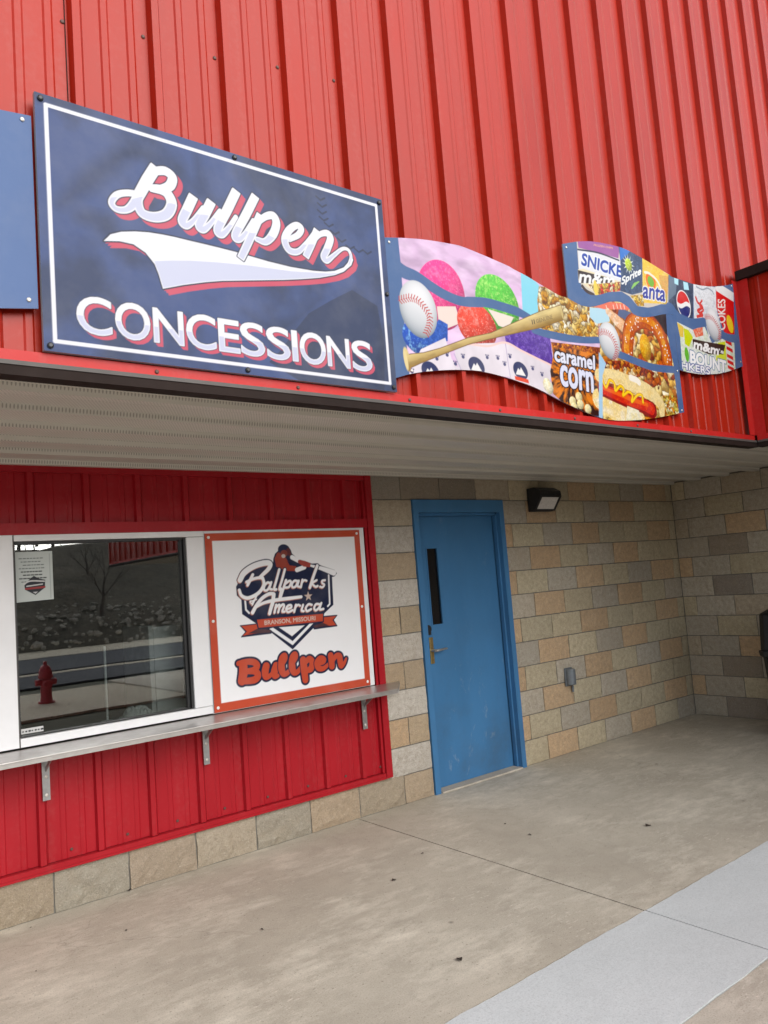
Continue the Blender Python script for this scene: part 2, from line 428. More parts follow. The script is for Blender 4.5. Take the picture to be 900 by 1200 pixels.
for k in range(130):
    x = -1100+k*20+rnd.uniform(-40, 40); y = (-1400-rnd.random()*800) if k % 2 else (-1800-rnd.random()*700); spots.append((x, y))
for k, (x, y) in enumerate(spots):
    zt = 250*min(1, max(0, (-1080-y)/900))**.8*.95-8
    copy_thing(tp, (x, y, zt), rnd.uniform(0, 6.28), rnd.uniform(.75, 1.25) if k % 2 else rnd.uniform(.22, .5))

def hydrant(x, y):
    t_ = thing('fire_hydrant', 'red fire hydrant standing on the gravel across from the serving window', 'fire hydrant', (x, y, -1.2))
    b = MB(); b.lathe([(5.5, 0), (5.5, 1.5), (4.2, 1.6), (3.8, 4), (3.6, 17), (4.9, 17.2), (4.9, 19), (4.5, 19.2), (4.2, 22), (3.2, 24.6), (1.8, 26), (1.2, 26.2), (1.2, 28.4), (.3, 28.5)], (x, y, -1.2), 20)
    b.build('barrel', M['hydrant'], t_, smooth=False)
    for s in (-1, 1):
        q = MB(); q.tube([(x+s*3, y, 13.2), (x+s*5.6, y, 13.2)], [2.1, 2.1], 12); q.tube([(x+s*5.4, y, 13.2), (x+s*6.8, y, 13.2)], [2.5, 2.2], 8); q.build('nozzle_cap', M['hydrant'], t_)
    q = MB(); q.tube([(x, y+3, 12.4), (x, y+6, 12.4)], [2.8, 2.8], 14); q.tube([(x, y+5.9, 12.4), (x, y+7.4, 12.4)], [3.2, 2.9], 8); q.build('pumper_cap', M['hydrant'], t_)
hydrant(-4, -396)

# ------------------------------------------------------------------ the building
FY = -73.3                      # outer face of the upper wall's ribs; signs hang on it
WX = 144.0                      # side wall of the recess
WFX = 69.0                      # face of the wing's fascia
WEND = -470.0                   # far end of the wing
XL = -330.0
bd = thing('concession_building', 'red metal clad concession building with block walled recess under its overhang', 'building', (0, 0, 0))

def ribbed(mb, a0, a1, b0, b1, phase, depth=1.25, base=0.0, pitch=12.0, minor=True, place=None):
    """vertical ribbed steel sheet: profile along a, straight along b. place(a, d, b) -> xyz"""
    prof = []
    k0 = int(math.floor((a0-phase)/pitch))-1; k1 = int(math.ceil((a1-phase)/pitch))+1
    for k in range(k0, k1):
        o = phase+k*pitch
        prof += [(o, 0), (o+.36*depth/1.25, depth), (o+1.45, depth), (o+2.15, 0)]
        if minor:
            for m_ in (4.6, 8.6):
                prof += [(o+m_, 0), (o+m_+.28, .17), (o+m_+1.15, .17), (o+m_+1.43, 0)]
    out = []
    for (p0, d0), (p1, d1) in zip(prof[:-1], prof[1:]):
        for p, d in ((p0, d0), (p1, d1)):
            pass
    ps = [a for a, _ in prof]; ds = [d for _, d in prof]
    A = [a0]+[a for a in ps if a0 < a < a1]+[a1]
    D = [float(np.interp(a, ps, ds)) for a in A]
    nb = 2
    V = []; F = []
    for a, d in zip(A, D):
        V.append(place(a, d+base, b0)); V.append(place(a, d+base, b1))
    for i in range(len(A)-1): F.append((2*i, 2*i+1, 2*i+3, 2*i+2))
    mb.add(V, F)

# upper wall
m = MB(); ribbed(m, XL, 330, 97.3, 330, -119.75, 1.3, place=lambda a, d, b: (a, FY+1.3-d, b))
m.box(XL, 330, FY+1.4, FY+3, 96.8, 330)
m.build('upper_wall', M['red'], bd, recalc=False)
m = MB(); m.box(XL, WFX-.3, FY-.12, FY+1.3, 95.85, 97.25); m.box(XL, WFX-.3, FY-.3, FY+1.3, 95.7, 95.84); m.build('base_flashing', M['red_trim'], bd)
m = MB(); m.box(XL, WFX-.6, FY-.75, FY+2, 95.1, 95.68); m.build('trim_lip', M['lip'], bd)
m = MB(); m.box(XL, WFX-.2, FY-.6, FY+2.2, 93.75, 95.08); m.build('fascia_trim', M['brown'], bd)
m = MB(); m.box(XL-1, 331, FY-1.2, FY+4, 330, 334); m.build('eave_trim', M['brown'], bd)
m = MB(); m.box(-120.12, -120.02, FY+1.15, FY+1.4, 97.3, 330); m.build('lap_shadow_strip', M['brown'], bd)  # thin dark strip standing in for the shadow gap where two sheets lap
# wing: fascia facing the forecourt
m = MB(); ribbed(m, WEND, FY, 97.3, 143.2, -100.0, .9, place=lambda a, d, b: (WFX+.9-d, a, b)); m.box(WFX+1, WFX+3, WEND, FY-.2, 96.8, 143.2)
m.build('wing_fascia', M['red'], bd, recalc=False)
m = MB(); m.box(WFX-.9, WFX+6, WEND-1, FY-.3, 143.2, 146.0); m.build('wing_cap', M['brown'], bd, bevel=.12)
m = MB(); m.box(WFX-.5, WFX+.1, WEND, FY-.9, 95.7, 97.3); m.build('wing_flashing', M['red_trim'], bd)
m = MB(); m.box(WFX-.75, WFX+2, WEND, FY-1, 95.1, 95.68); m.build('trim_lip', M['lip'], bd)
m = MB(); m.box(WFX-.6, WFX+2.2, WEND, FY-.8, 93.75, 95.08); m.build('fascia_trim', M['brown'], bd)
m = MB(); m.box(WFX-3.2, WFX-.15, FY-.28, FY-.12, 97.3, 143); m.box(WFX-.3, WFX-.1, FY-3.4, FY-.28, 97.3, 143); m.build('corner_trim', M['red_trim'], bd)
m = MB(); m.box(WFX+3.2, 330, WEND, FY-2, 141, 142.5); m.build('wing_roof', M['brown'], bd)
m = MB(); m.box(WFX+.1, 330, WEND-2, WEND-.2, 96.3, 143); m.build('wing_end', M['red'], bd)
# soffits (ribs run with the wall)
def soffit(x0, x1, y0, y1, name):
    ps = []; ds = []
    for k in range(-60, 12):
        o = -2.0+12.0*k
        ps += [o-.35, o, o+2.2, o+5.6]; ds += [0, 1.1, 1.1, 0]
    A = [y0]+[a for a in ps if y0 < a < y1]+[y1]; D = [float(np.interp(a, ps, ds)) for a in A]
    q = MB(); V = []; F = []
    for a, d in zip(A, D): V += [(x0, a, 96.0-d), (x1, a, 96.0-d)]
    for i in range(len(A)-1): F.append((2*i, 2*i+2, 2*i+3, 2*i+1))
    q.add(V, F)
    return q.build(name, M['soffit'], bd, recalc=False)
soffit(XL, WX-.2, FY+2.3, -.1, 'soffit')
soffit(WFX+2.4, WX-.2, WEND, FY+2.2, 'soffit')
m = MB(); m.box(XL, 330, FY+3.1, 120, 97.2, 98.2); m.box(WFX+3.1, 330, WEND, FY+3, 97.2, 98.2); m.build('ceiling_deck', M['brown'], bd)

# block walls ------------------------------------------------------
TAN = (.57, .385, .225); OLV = (.52, .45, .31); GRY = (.46, .415, .345); LGT = (.53, .50, .455); BRN = (.44, .375, .285)
def block(mb, cols, place, u0, u1, z0, z1, col, r, rough=.34):
    nu = max(3, int((u1-u0)/1.35)); nz = 6
    gap = .165
    us = np.linspace(u0+gap, u1-gap, nu); zs = np.linspace(z0+gap, z1-gap, nz)
    V = []; F = []; sd = r.randint(0, 9999)
    kk = r.uniform(.88, 1.08); mean = (.58, .475, .32); jit = [(c*.88+m__*.12)*kk for c, m__ in zip(col, mean)]; hue = r.uniform(-.018, .018); jit = [jit[0]*(1+hue), jit[1], jit[2]*(1-hue)]
    tilt = r.uniform(-.10, .10); lift = r.uniform(-.08, .12)
    for j, z in enumerate(zs):
        for i, u in enumerate(us):
            edge = i in (0, nu-1) or j in (0, nz-1)
            d = .10+lift+tilt*(i/(nu-1)-.5)+rough*(float(fbm(np.array(u/2.1), np.array(z/2.1), sd, 3))-.5)*1.5
            if edge: d = d*.45-.16+r.uniform(-.05, .05)
            V.append(place(u+(r.uniform(-.07, .07) if edge else 0), max(d, -.22), z+(r.uniform(-.06, .06) if edge else 0)))
    for j in range(nz-1):
        for i in range(nu-1): a = j*nu+i; F.append((a, a+1, a+1+nu, a+nu))
    ring = [i for i in range(nu)]+[j*nu+nu-1 for j in range(1, nz)]+[(nz-1)*nu+i for i in range(nu-2, -1, -1)]+[j*nu for j in range(nz-2, 0, -1)]
    o = len(V)
    def back(idx):
        i = idx % nu; j = idx//nu; return place(us[i], -.42, zs[j])
    V += [back(q) for q in ring]
    L = len(ring)
    for q in range(L): q2 = (q+1) % L; F.append((ring[q2], ring[q], o+q, o+q2))
    mb.add(V, F); cols += [jit]*len(V)

def course_cols(row, joint0):
    return None
rb_ = random.Random(11)
back = lambda u, d, z: (u, -d, z)
mb = MB(); cols = []
for row in range(1, 13):
    z1 = 96-8*(row-1)-(.35 if row == 1 else 0); z0 = 96-8*row; odd = row % 2
    start = 28.0 if odd else 4.0; tan0 = 28.0 if odd else 4.0
    x = start-48
    while x < WX-.3:
        k = int(round((x-tan0)/16)) % 3; col = (TAN, OLV, GRY)[k]
        a, b = x, min(x+16, WX+.45); x += 16
        if row == 1: a = max(a, -4.0)
        else: a = max(a, 40.25)
        if b-a < .8: continue
        if k == 2 and rb_.random() < .25: col = OLV
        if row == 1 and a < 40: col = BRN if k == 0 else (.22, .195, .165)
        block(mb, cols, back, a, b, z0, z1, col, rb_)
# jamb column left of the door
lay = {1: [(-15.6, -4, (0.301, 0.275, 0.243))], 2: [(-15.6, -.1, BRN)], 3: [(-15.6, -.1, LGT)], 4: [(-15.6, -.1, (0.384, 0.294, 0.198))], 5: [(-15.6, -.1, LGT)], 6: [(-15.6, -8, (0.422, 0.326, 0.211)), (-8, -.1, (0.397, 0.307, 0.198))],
       7: [(-15.6, -.1, LGT)], 8: [(-15.6, -8, (0.435, 0.320, 0.205)), (-8, -.1, (0.422, 0.320, 0.211))], 9: [(-15.6, -.1, LGT)], 10: [(-15.6, -8, TAN), (-8, -.1, (0.410, 0.307, 0.198))],
       11: [(-15.6, -.1, LGT)], 12: [(-11.2, -.1, (0.422, 0.320, 0.218))]}
for row, bl in lay.items():
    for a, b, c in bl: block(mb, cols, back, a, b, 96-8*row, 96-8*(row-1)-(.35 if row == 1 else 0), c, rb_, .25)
mb.col = cols; mb.build('block_wall', M['block'], bd, recalc=False)
mb = MB(); cols = []
bc = [(.31, .25, .18), (.29, .265, .215), (.34, .265, .195), (.35, .295, .225), (.28, .26, .215), (.37, .285, .20)]
for k in range(-15, 6):
    block(mb, cols, back, -107.2+16*k, -107.2+16*k+16, 0, 8.55, bc[(k+1) % 6], rb_, .95)
mb.col = cols; mb.build('base_course', M['block'], bd, recalc=False)
mb = MB(); cols = []
side = lambda u, d, z: (WX-d, u, z)
for row in range(1, 13):
    z1 = 96-8*(row-1)-(.35 if row == 1 else 0); z0 = 96-8*row; odd = row % 2
    x = WEND-rb_.choice((0, 8)) if False else WEND-(0 if odd else 8)
    k = 0
    while x < -.2:
        a, b = max(x, WEND), min(x+16, -.15); k += 1; x += 16
        if b-a < 1: continue
        col = ((BRN, GRY, OLV, GRY, TAN, GRY) if odd else (GRY, (.27, .23, .19), GRY, OLV, GRY, (.25, .22, .2)))[(k+row*2) % 6]
        block(mb, cols, side, a, b, z0, z1, col, rb_, .4)
mb.col = cols; mb.build('side_wall', M['block'], bd, recalc=False)
m = MB()
m.box(-15.9, -.3, .34, 6, 0, 95.9); m.box(-.3, 40.3, .34, 6, 88.3, 95.9); m.box(40.3, WX+6, .34, 6, 0, 95.9); m.box(WX+.34, WX+6, WEND, .2, 0, 95.9); m.box(XL, -16, .34, 6, 0, 8.5)
m.build('mortar_backing', M['mortar'], bd)

# red lower wall ---------------------------------------------------
m = MB()
pl = lambda a, d, b: (a, .75-d, b)
ribbed(m, XL, -17.2, 82.2, 93.6, -110.0, 1.0, place=pl)
ribbed(m, XL, -17.2, 10.3, 33.9, -110.0, 1.0, place=pl)
ribbed(m, XL, -121.2, 33.9, 82.2, -110.0, 1.0, place=pl)
m.build('red_wall', M['red_low'], bd, recalc=False)
m = MB(); m.box(XL, -18.1, -.55, .8, 93.5, 95.0); m.build('head_trim', M['red_low'], bd)
m = MB(); m.box(-121, -18.1, -.62, .9, 79.75, 82.3); m.build('window_head_trim', M['red_low'], bd)
m = MB(); m.box(-18.0, -15.75, -.8, 2, 8.75, 95.2); m.box(-18.0, -17.0, -.9, -.8, 8.75, 95.2); m.build('side_trim', M['red_low'], bd)
m = MB(); m.box(XL, -18.1, -.7, .9, 8.7, 10.2); m.box(XL, -18.1, -.95, -.7, 8.7, 9.2); m.build('sill_trim', M['red_low'], bd)
m = MB(); m.box(-18.9, -18.1, -.3, .8, 10.3, 93.4); m.build('corner_angle', M['red_low'], bd)
m = MB(); m.box(XL, -116, 1.8, 5, 8.6, 95); m.box(-116, -16.1, 1.8, 5, 80.0, 95.2); m.box(-116, -16.1, 1.8, 5, 8.6, 33.9); m.box(-72, -16.1, 1.8, 5, 34, 79.9); m.build('wall_core', M['dark_room'], bd)

# serving window
wn = MB()
wn.box(-119.2, -113.0, -.75, 2.6, 35.2, 79.7); wn.box(-112.9, -69.4, -.75, 2.6, 78.35, 79.7)
wn.box(-112.9, -69.4, -.75, 2.6, 35.2, 37.0); wn.box(-73.9, -69.4, -.75, 2.6, 37.1, 78.25)
wo_ = wn.build('window', M['white'], bd, bevel=.08)
q = MB(); q.box(-112.9, -112.6, -.2, 2.4, 37.1, 78.2); q.box(-112.5, -74.6, -.2, 2.4, 77.75, 78.22); q.box(-112.5, -74.6, .2, 2.4, 37.02, 37.3); q.box(-74.5, -73.95, -.25, 2.4, 37.1, 78.2); q.box(-75.2, -74.55, .6, 2.4, 37.35, 77.7)
q.build('gasket', M['gasket'], wo_)
q = MB(); q.box(-112.55, -74.6, 1.0, 1.25, 37.3, 77.7); q.build('pane', M['glass'], wo_)
q = MB(); q.box(-113.15, -112.95, -.80, -.3, 35.3, 79.6); q.build('mullion_joint', M['lip'], wo_)
# white blank panel behind the printed menu board, beside the window
m = MB(); m.box(-69.3, -19.6, -.55, 1.2, 35.0, 79.7); m.build('blank_panel', M['white'], bd, bevel=.08)

# door --------------------------------------------------------------
DY = 3.0
lf = MB(); 
lf.box(2.4, 37.5, DY, DY+1.7, .55, 49.2); lf.box(2.4, 37.5, DY, DY+1.7, 73.1, 83.7); lf.box(2.4, 6.95, DY, DY+1.7, 49.2, 73.1); lf.box(11.45, 37.5, DY, DY+1.7, 49.2, 73.1)
# one clean face with the vision-light opening
lf = MB(); P8 = [(2.4, .55), (37.5, .55), (37.5, 83.7), (2.4, 83.7)]; H4 = [(6.95, 49.2), (11.45, 49.2), (11.45, 73.1), (6.95, 73.1)]
lf.add([(x, DY, z) for x, z in P8+H4]+[(x, DY+1.7, z) for x, z in P8+H4], [(0,1,5,4),(1,2,6,5),(2,3,7,6),(3,0,4,7)]+[(8,12,13,9),(9,13,14,10),(10,14,15,11),(11,15,12,8)]+[(0,8,9,1),(1,9,10,2),(2,10,11,3),(3,11,8,0)]+[(4,5,13,12),(5,6,14,13),(6,7,15,14),(7,4,12,15)])
door = lf.build('door', M['blue'], bd)
m = MB()
fp = [(0, -.45), (2.05, -.45), (2.05, 2.9), (2.4, 2.9), (2.4, 5.5), (0, 5.5)]
m.prism(fp, 2, 0, 84.0)
m.prism([(40-x, y) for x, y in [(0, -.45), (2.05, -.45), (2.05, 1.2), (2.75, 1.2), (2.75, 2.4), (2.1, 2.4), (2.1, 5.5), (0, 5.5)]], 2, 0, 84.0)
m.box(0, 40, -.452, 5.5, 84.0, 88.0); m.box(2.06, 37.9, 1.2, 2.4, 83.1, 83.98)
m.build('door_frame', M['blue'], door)
m = MB(); m.box(6.7, 11.7, DY-.18, DY-.005, 48.9, 49.35); m.box(6.7, 11.7, DY-.18, DY-.005, 72.95, 73.4); m.box(6.7, 7.1, DY-.18, DY-.005, 49.37, 72.93); m.box(11.3, 11.7, DY-.18, DY-.005, 49.37, 72.93); m.build('vision_frame', M['blue'], door)
m = MB(); m.box(6.96, 11.44, DY+.5, DY+.8, 49.21, 73.09); m.build('vision_pane', M['dark_glass'], door)
m = MB(); m.box(5.0, 6.5, DY-.35, DY-.01, 37.6, 45.6); m.build('escutcheon', M['brass'], door, bevel=.1)
m = MB(); m.tube([(5.7, DY-.3, 41.6), (5.7, DY-2.1, 41.6)], .42, 12); m.tube([(5.7, DY-2.1, 41.6), (6.6, DY-2.25, 41.62), (8.5, DY-2.2, 41.75), (10.4, DY-2.1, 41.8)], [.42, .4, .33, .3], 10); m.build('handle', M['steel'], door)
m = MB(); m.tube([(4.95, DY-.02, 48.2), (4.95, DY-.45, 48.2)], [1.3, 1.25], 20); m.prism([(3.95, 46.4), (5.95, 46.4), (5.95, 48.2), (3.95, 48.2)], 1, DY-.4, DY-.03); m.build('deadbolt', M['black'], door)
m = MB(); m.box(2.4, 37.6, -.9, 5.4, .02, .5); m.build('threshold', M['slab2'], door)
m = MB(); m.box(2.1, 37.8, DY+1.75, DY+3, .5, 84); m.build('door_core', M['gasket'], door)

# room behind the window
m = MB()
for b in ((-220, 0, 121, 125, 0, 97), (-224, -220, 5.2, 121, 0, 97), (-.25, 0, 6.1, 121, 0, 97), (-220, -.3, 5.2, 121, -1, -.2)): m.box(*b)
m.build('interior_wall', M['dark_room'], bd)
m = MB(); m.box(XL, 330, 126, 130, 0, 330); m.box(326, 330, FY+4, 126, 0, 330); m.box(XL, XL+3, 6.2, 126, 0, 330); m.box(XL, XL+3, FY+4, 6.2, 96.5, 330); m.build('rear_walls', M['red'], bd)
m = MB(); m.box(XL+4, 325, FY+4, 125, 329, 331); m.build('roof', M['brown'], bd)

# fasteners on the cladding: one mesh, each screw an object of its own
s0 = MB(); s0.lathe([(.32, 0), (.32, .12), (.2, .22)], (0, 0, 0), 8, 1)
for v in range(len(s0.v)): s0.v[v] = (s0.v[v][0], -s0.v[v][1], s0.v[v][2])
scr = s0.build('screw', M['rust'], bd)
first = True
def screw(x, y, z, mat=None):
    global first, scr
    if first: scr.location = Vector((x, y, z))*I; first = False; o = scr
    else: o = scr.copy(); C.objects.link(o); o.parent = bd; o.location = Vector((x, y, z))*I
    return o
for k in range(8): screw(-103.3+12*k+.4*rnd.random(), .60, 12.0)
for x, z in ((-120.4, 147), (-108.4, 149.5), (-96.4, 150.6), (-84.4, 153.5), (-72.4, 155.4)): screw(x, FY+1.3, z)
for x in (-109.6, -85.6, -61.6, -37.6, -13.6, 10.4, 34.4): screw(x, FY-.12, 96.4)
# ------------------------------------------------------------------ printed panels
# The prints are painted point by point onto a fine mesh (sign coordinates: x along the wall, z up, inches).
def smooth(pts, n=6):
    P = np.asarray(pts, float)
    if len(P) < 3: return P
    Q = np.vstack([2*P[0]-P[1], P, 2*P[-1]-P[-2]]); out = []
    for i in range(1, len(Q)-2):
        a, b, c, d = Q[i-1], Q[i], Q[i+1], Q[i+2]
        for k in range(n):
            t = k/n; out.append(.5*((2*b)+(-a+c)*t+(2*a-5*b+4*c-d)*t*t+(-a+3*b-3*c+d)*t**3))
    out.append(P[-1]); return np.array(out)
def seg_sd(P, S, r0=None, r1=None):
    """distance of points P to segments S (M,4), minus a radius that runs from r0 to r1 along each"""
    best = np.full(len(P), 1e9)
    for k, (ax, ay, bx, by) in enumerate(S):
        dx, dy = bx-ax, by-ay; L = dx*dx+dy*dy+1e-12
        px, py = P[:, 0]-ax, P[:, 1]-ay
        t = np.clip((px*dx+py*dy)/L, 0, 1)
        d = np.sqrt((px-t*dx)**2+(py-t*dy)**2)
        if r0 is not None: d = d-(r0[k]+(r1[k]-r0[k])*t)
        best = np.minimum(best, d)
    return best
def inside(P, S):
    c = np.zeros(len(P), bool)
    for ax, ay, bx, by in S:
        if ay == by: continue
        cond = (ay > P[:, 1]) != (by > P[:, 1])
        xi = (bx-ax)*(P[:, 1]-ay)/(by-ay)+ax
        c ^= cond & (P[:, 0] < xi)
    return c
def poly_segs(pts):
    P = np.asarray(pts, float); return np.hstack([P, np.roll(P, -1, 0)])
class Art:
    def __init__(s, X, Z, base):
        s.P = np.stack([X.ravel(), Z.ravel()], 1); s.c = np.tile(np.asarray(base, float), (len(s.P), 1)); s.aa = .055
    def sel(s, x0, x1, z0, z1, pad):
        return np.nonzero((s.P[:, 0] > x0-pad) & (s.P[:, 0] < x1+pad) & (s.P[:, 1] > z0-pad) & (s.P[:, 1] < z1+pad))[0]
    def put(s, idx, sd, col, alpha=1.0):
        a = np.clip(.5-sd/(2*s.aa), 0, 1)*alpha
        col = np.asarray(col, float)
        if col.ndim == 1: col = col[None, :]
        s.c[idx] = s.c[idx]*(1-a[:, None])+col*a[:, None]
    def sd_poly(s, pts, grow=0.0):
        S = poly_segs(pts); p = np.asarray(pts); idx = s.sel(p[:, 0].min(), p[:, 0].max(), p[:, 1].min(), p[:, 1].max(), grow+.3)
        Q = s.P[idx]; d = seg_sd(Q, S); d = np.where(inside(Q, S), -d, d); return idx, d-grow
    def poly(s, pts, col, grow=0.0, alpha=1.0):
        idx, d = s.sd_poly(pts, grow)
        s.put(idx, d, col(s.P[idx]) if callable(col) else col, alpha)
    def sd_stroke(s, pts, r, grow=0.0, n=6, off=(0, 0), cut=0):
        C_ = smooth(pts, n)+np.asarray(off)
        if np.ndim(r) == 0: R = np.full(len(C_), float(r))
        else: R = np.interp(np.linspace(0, 1, len(C_)), np.linspace(0, 1, len(r)), r)
        R = R+grow; S = np.hstack([C_[:-1], C_[1:]])
        m_ = R.max()+.3; idx = s.sel(C_[:, 0].min(), C_[:, 0].max(), C_[:, 1].min(), C_[:, 1].max(), m_)
        d = seg_sd(s.P[idx], S, R[:-1], R[1:])
        for bit, e, f in ((1, 0, 1), (2, -1, -2)):                 # flat-cut ends
            if cut & bit:
                T = C_[e]-C_[f]; T = T/np.linalg.norm(T); d0 = (s.P[idx]-C_[e])@T-R[e]*.35
                near = np.hypot(*(s.P[idx]-C_[e]).T) < R[e]*1.9
                d = np.where(near, np.maximum(d, d0-grow*.65), d)
        return idx, d
    def stroke(s, pts, r, col, grow=0.0, n=6, off=(0, 0), alpha=1.0, cut=0):
        idx, d = s.sd_stroke(pts, r, grow, n, off, cut); s.put(idx, d, col(s.P[idx]) if callable(col) else col, alpha)
    def ell(s, c, rx, rz, col, rot=0.0, alpha=1.0, grow=0.0):
        idx = s.sel(c[0]-max(rx, rz), c[0]+max(rx, rz), c[1]-max(rx, rz), c[1]+max(rx, rz), .4+grow)
        q = s.P[idx]-np.asarray(c); ca, sa = math.cos(rot), math.sin(rot)
        u = (q[:, 0]*ca+q[:, 1]*sa)/(rx+grow); v = (-q[:, 0]*sa+q[:, 1]*ca)/(rz+grow)
        k = np.sqrt(u*u+v*v); s.put(idx, (k-1)*min(rx, rz), col(s.P[idx], u, v) if callable(col) else col, alpha)
    def text(s, txt, bl, br, tl, col, grow=0.0, off=(0, 0), alpha=1.0):
        S = glyphs(txt).copy(); bl, br, tl = [np.asarray(q, float) for q in (bl, br, tl)]
        def mp(x, y): return bl[None, :]+x[:, None]*(br-bl)[None, :]+y[:, None]*(tl-bl)[None, :]+np.asarray(off)[None, :]
        S = np.hstack([mp(S[:, 0], S[:, 1]), mp(S[:, 2], S[:, 3])])
        xs_ = S[:, 0::2]; zs_ = S[:, 1::2]; idx = s.sel(xs_.min(), xs_.max(), zs_.min(), zs_.max(), grow+.3)
        Q = s.P[idx]; d = seg_sd(Q, S); d = np.where(inside(Q, S), -d, d)-grow
        s.put(idx, d, col(Q) if callable(col) else col, alpha)
_gl = {}
def glyphs(txt):
    """outline of a line of Blender's built-in lettering, scaled to the unit square"""
    if txt not in _gl:
        cu = bpy.data.curves.new('lettering', 'FONT'); cu.body = txt; cu.resolution_u = 5; cu.space_character = 1.02
        ob = bpy.data.objects.new('lettering', cu); C.objects.link(ob)
        dg = bpy.context.evaluated_depsgraph_get(); dg.update(); me = ob.evaluated_get(dg).to_mesh()
        cnt = {}
        for p in me.polygons:
            for e in p.edge_keys: cnt[e] = cnt.get(e, 0)+1
        co = [tuple(v.co)[:2] for v in me.vertices]
        S = np.array([co[a]+co[b] for (a, b), k in cnt.items() if k == 1], float)
        ob.evaluated_get(dg).to_mesh_clear(); bpy.data.objects.remove(ob); bpy.data.curves.remove(cu)
        mn = np.minimum(S[:, :2].min(0), S[:, 2:].min(0)); mx = np.maximum(S[:, :2].max(0), S[:, 2:].max(0))
        S = (S-np.tile(mn, 2))/np.tile(mx-mn, 2); _gl[txt] = S
    return _gl[txt]

def print_panel(name, x0, x1, bot, top, y, res, paint, base, mat, parent, thick=.12, ypos=None, sat=1):
    nx = int((x1-x0)/res)+1; xs = np.linspace(x0, x1, nx)
    b = np.asarray(bot(xs), float)*np.ones(nx); t = np.asarray(top(xs), float)*np.ones(nx)
    nz = int((t-b).max()/res)+1
    k = np.linspace(0, 1, nz)[:, None]
    X = np.tile(xs, (nz, 1)); Z_ = b[None, :]*(1-k)+t[None, :]*k
    A = Art(X, Z_, base); paint(A)
    if sat != 1:
        lum = A.c@np.array([.3, .59, .11]); A.c = np.clip(lum[:, None]+(A.c-lum[:, None])*sat, 0.002, .9)
    N = nx*nz; Y = np.full(N, y) if ypos is None else ypos(X.ravel(), Z_.ravel())
    V = np.stack([X.ravel(), Y, Z_.ravel()], 1)
    j, i = np.meshgrid(np.arange(nz-1), np.arange(nx-1), indexing='ij'); a = (j*nx+i).ravel()
    F = np.stack([a, a+1, a+1+nx, a+nx], 1)
    ring = np.concatenate([np.arange(nx), nx*np.arange(1, nz)+nx-1, (nz-1)*nx+np.arange(nx-2, -1, -1), nx*np.arange(nz-2, 0, -1)])
    L = len(ring); V2 = V[ring].copy(); V3 = V2.copy(); V3[:, 1] += thick
    o = N; q = np.arange(L); q2 = (q+1) % L
    F2 = np.stack([o+q2, o+q, o+L+q, o+L+q2], 1)
    Vall = np.vstack([V, V2, V3])*I; Fall = np.vstack([F, F2])
    me = bpy.data.meshes.new(name); me.vertices.add(len(Vall)); me.vertices.foreach_set('co', Vall.ravel())
    me.loops.add(Fall.size); me.loops.foreach_set('vertex_index', Fall.ravel().astype(np.int32))
    me.polygons.add(len(Fall)); me.polygons.foreach_set('loop_start', np.arange(0, Fall.size, 4, dtype=np.int32)); me.polygons.foreach_set('loop_total', np.full(len(Fall), 4, np.int32))
    me.update(calc_edges=True); me.validate()
    ca = me.color_attributes.new('art', 'FLOAT_COLOR', 'POINT')
    col = np.ones((len(Vall), 4), np.float32); col[:N, :3] = A.c; col[N:, :3] = (.25, .26, .28)
    ca.data.foreach_set('color', col.ravel())
    me.materials.append(mat); o_ = bpy.data.objects.new(name, me); C.objects.link(o_)
    if parent:
        o_.parent = parent; o_.matrix_parent_inverse = Matrix.Translation(-world_loc(parent))
    return o_
def ink(r, g_, b, k=.60): return lin((r, g_, b))*k
def bolts(parent, pts, y, mat, r=.45, h=.3):
    for x, z in pts:
        q = MB(); q.lathe([(r, 0), (r, h*.6), (r*.55, h)], (0, 0, 0), 10, 1)
        q.v = [(x+vx, y-vy, z+vz) for vx, vy, vz in q.v]; q.build('screw', mat, parent)
const = lambda v: (lambda xs: np.full(len(xs), float(v)))
ALL = None

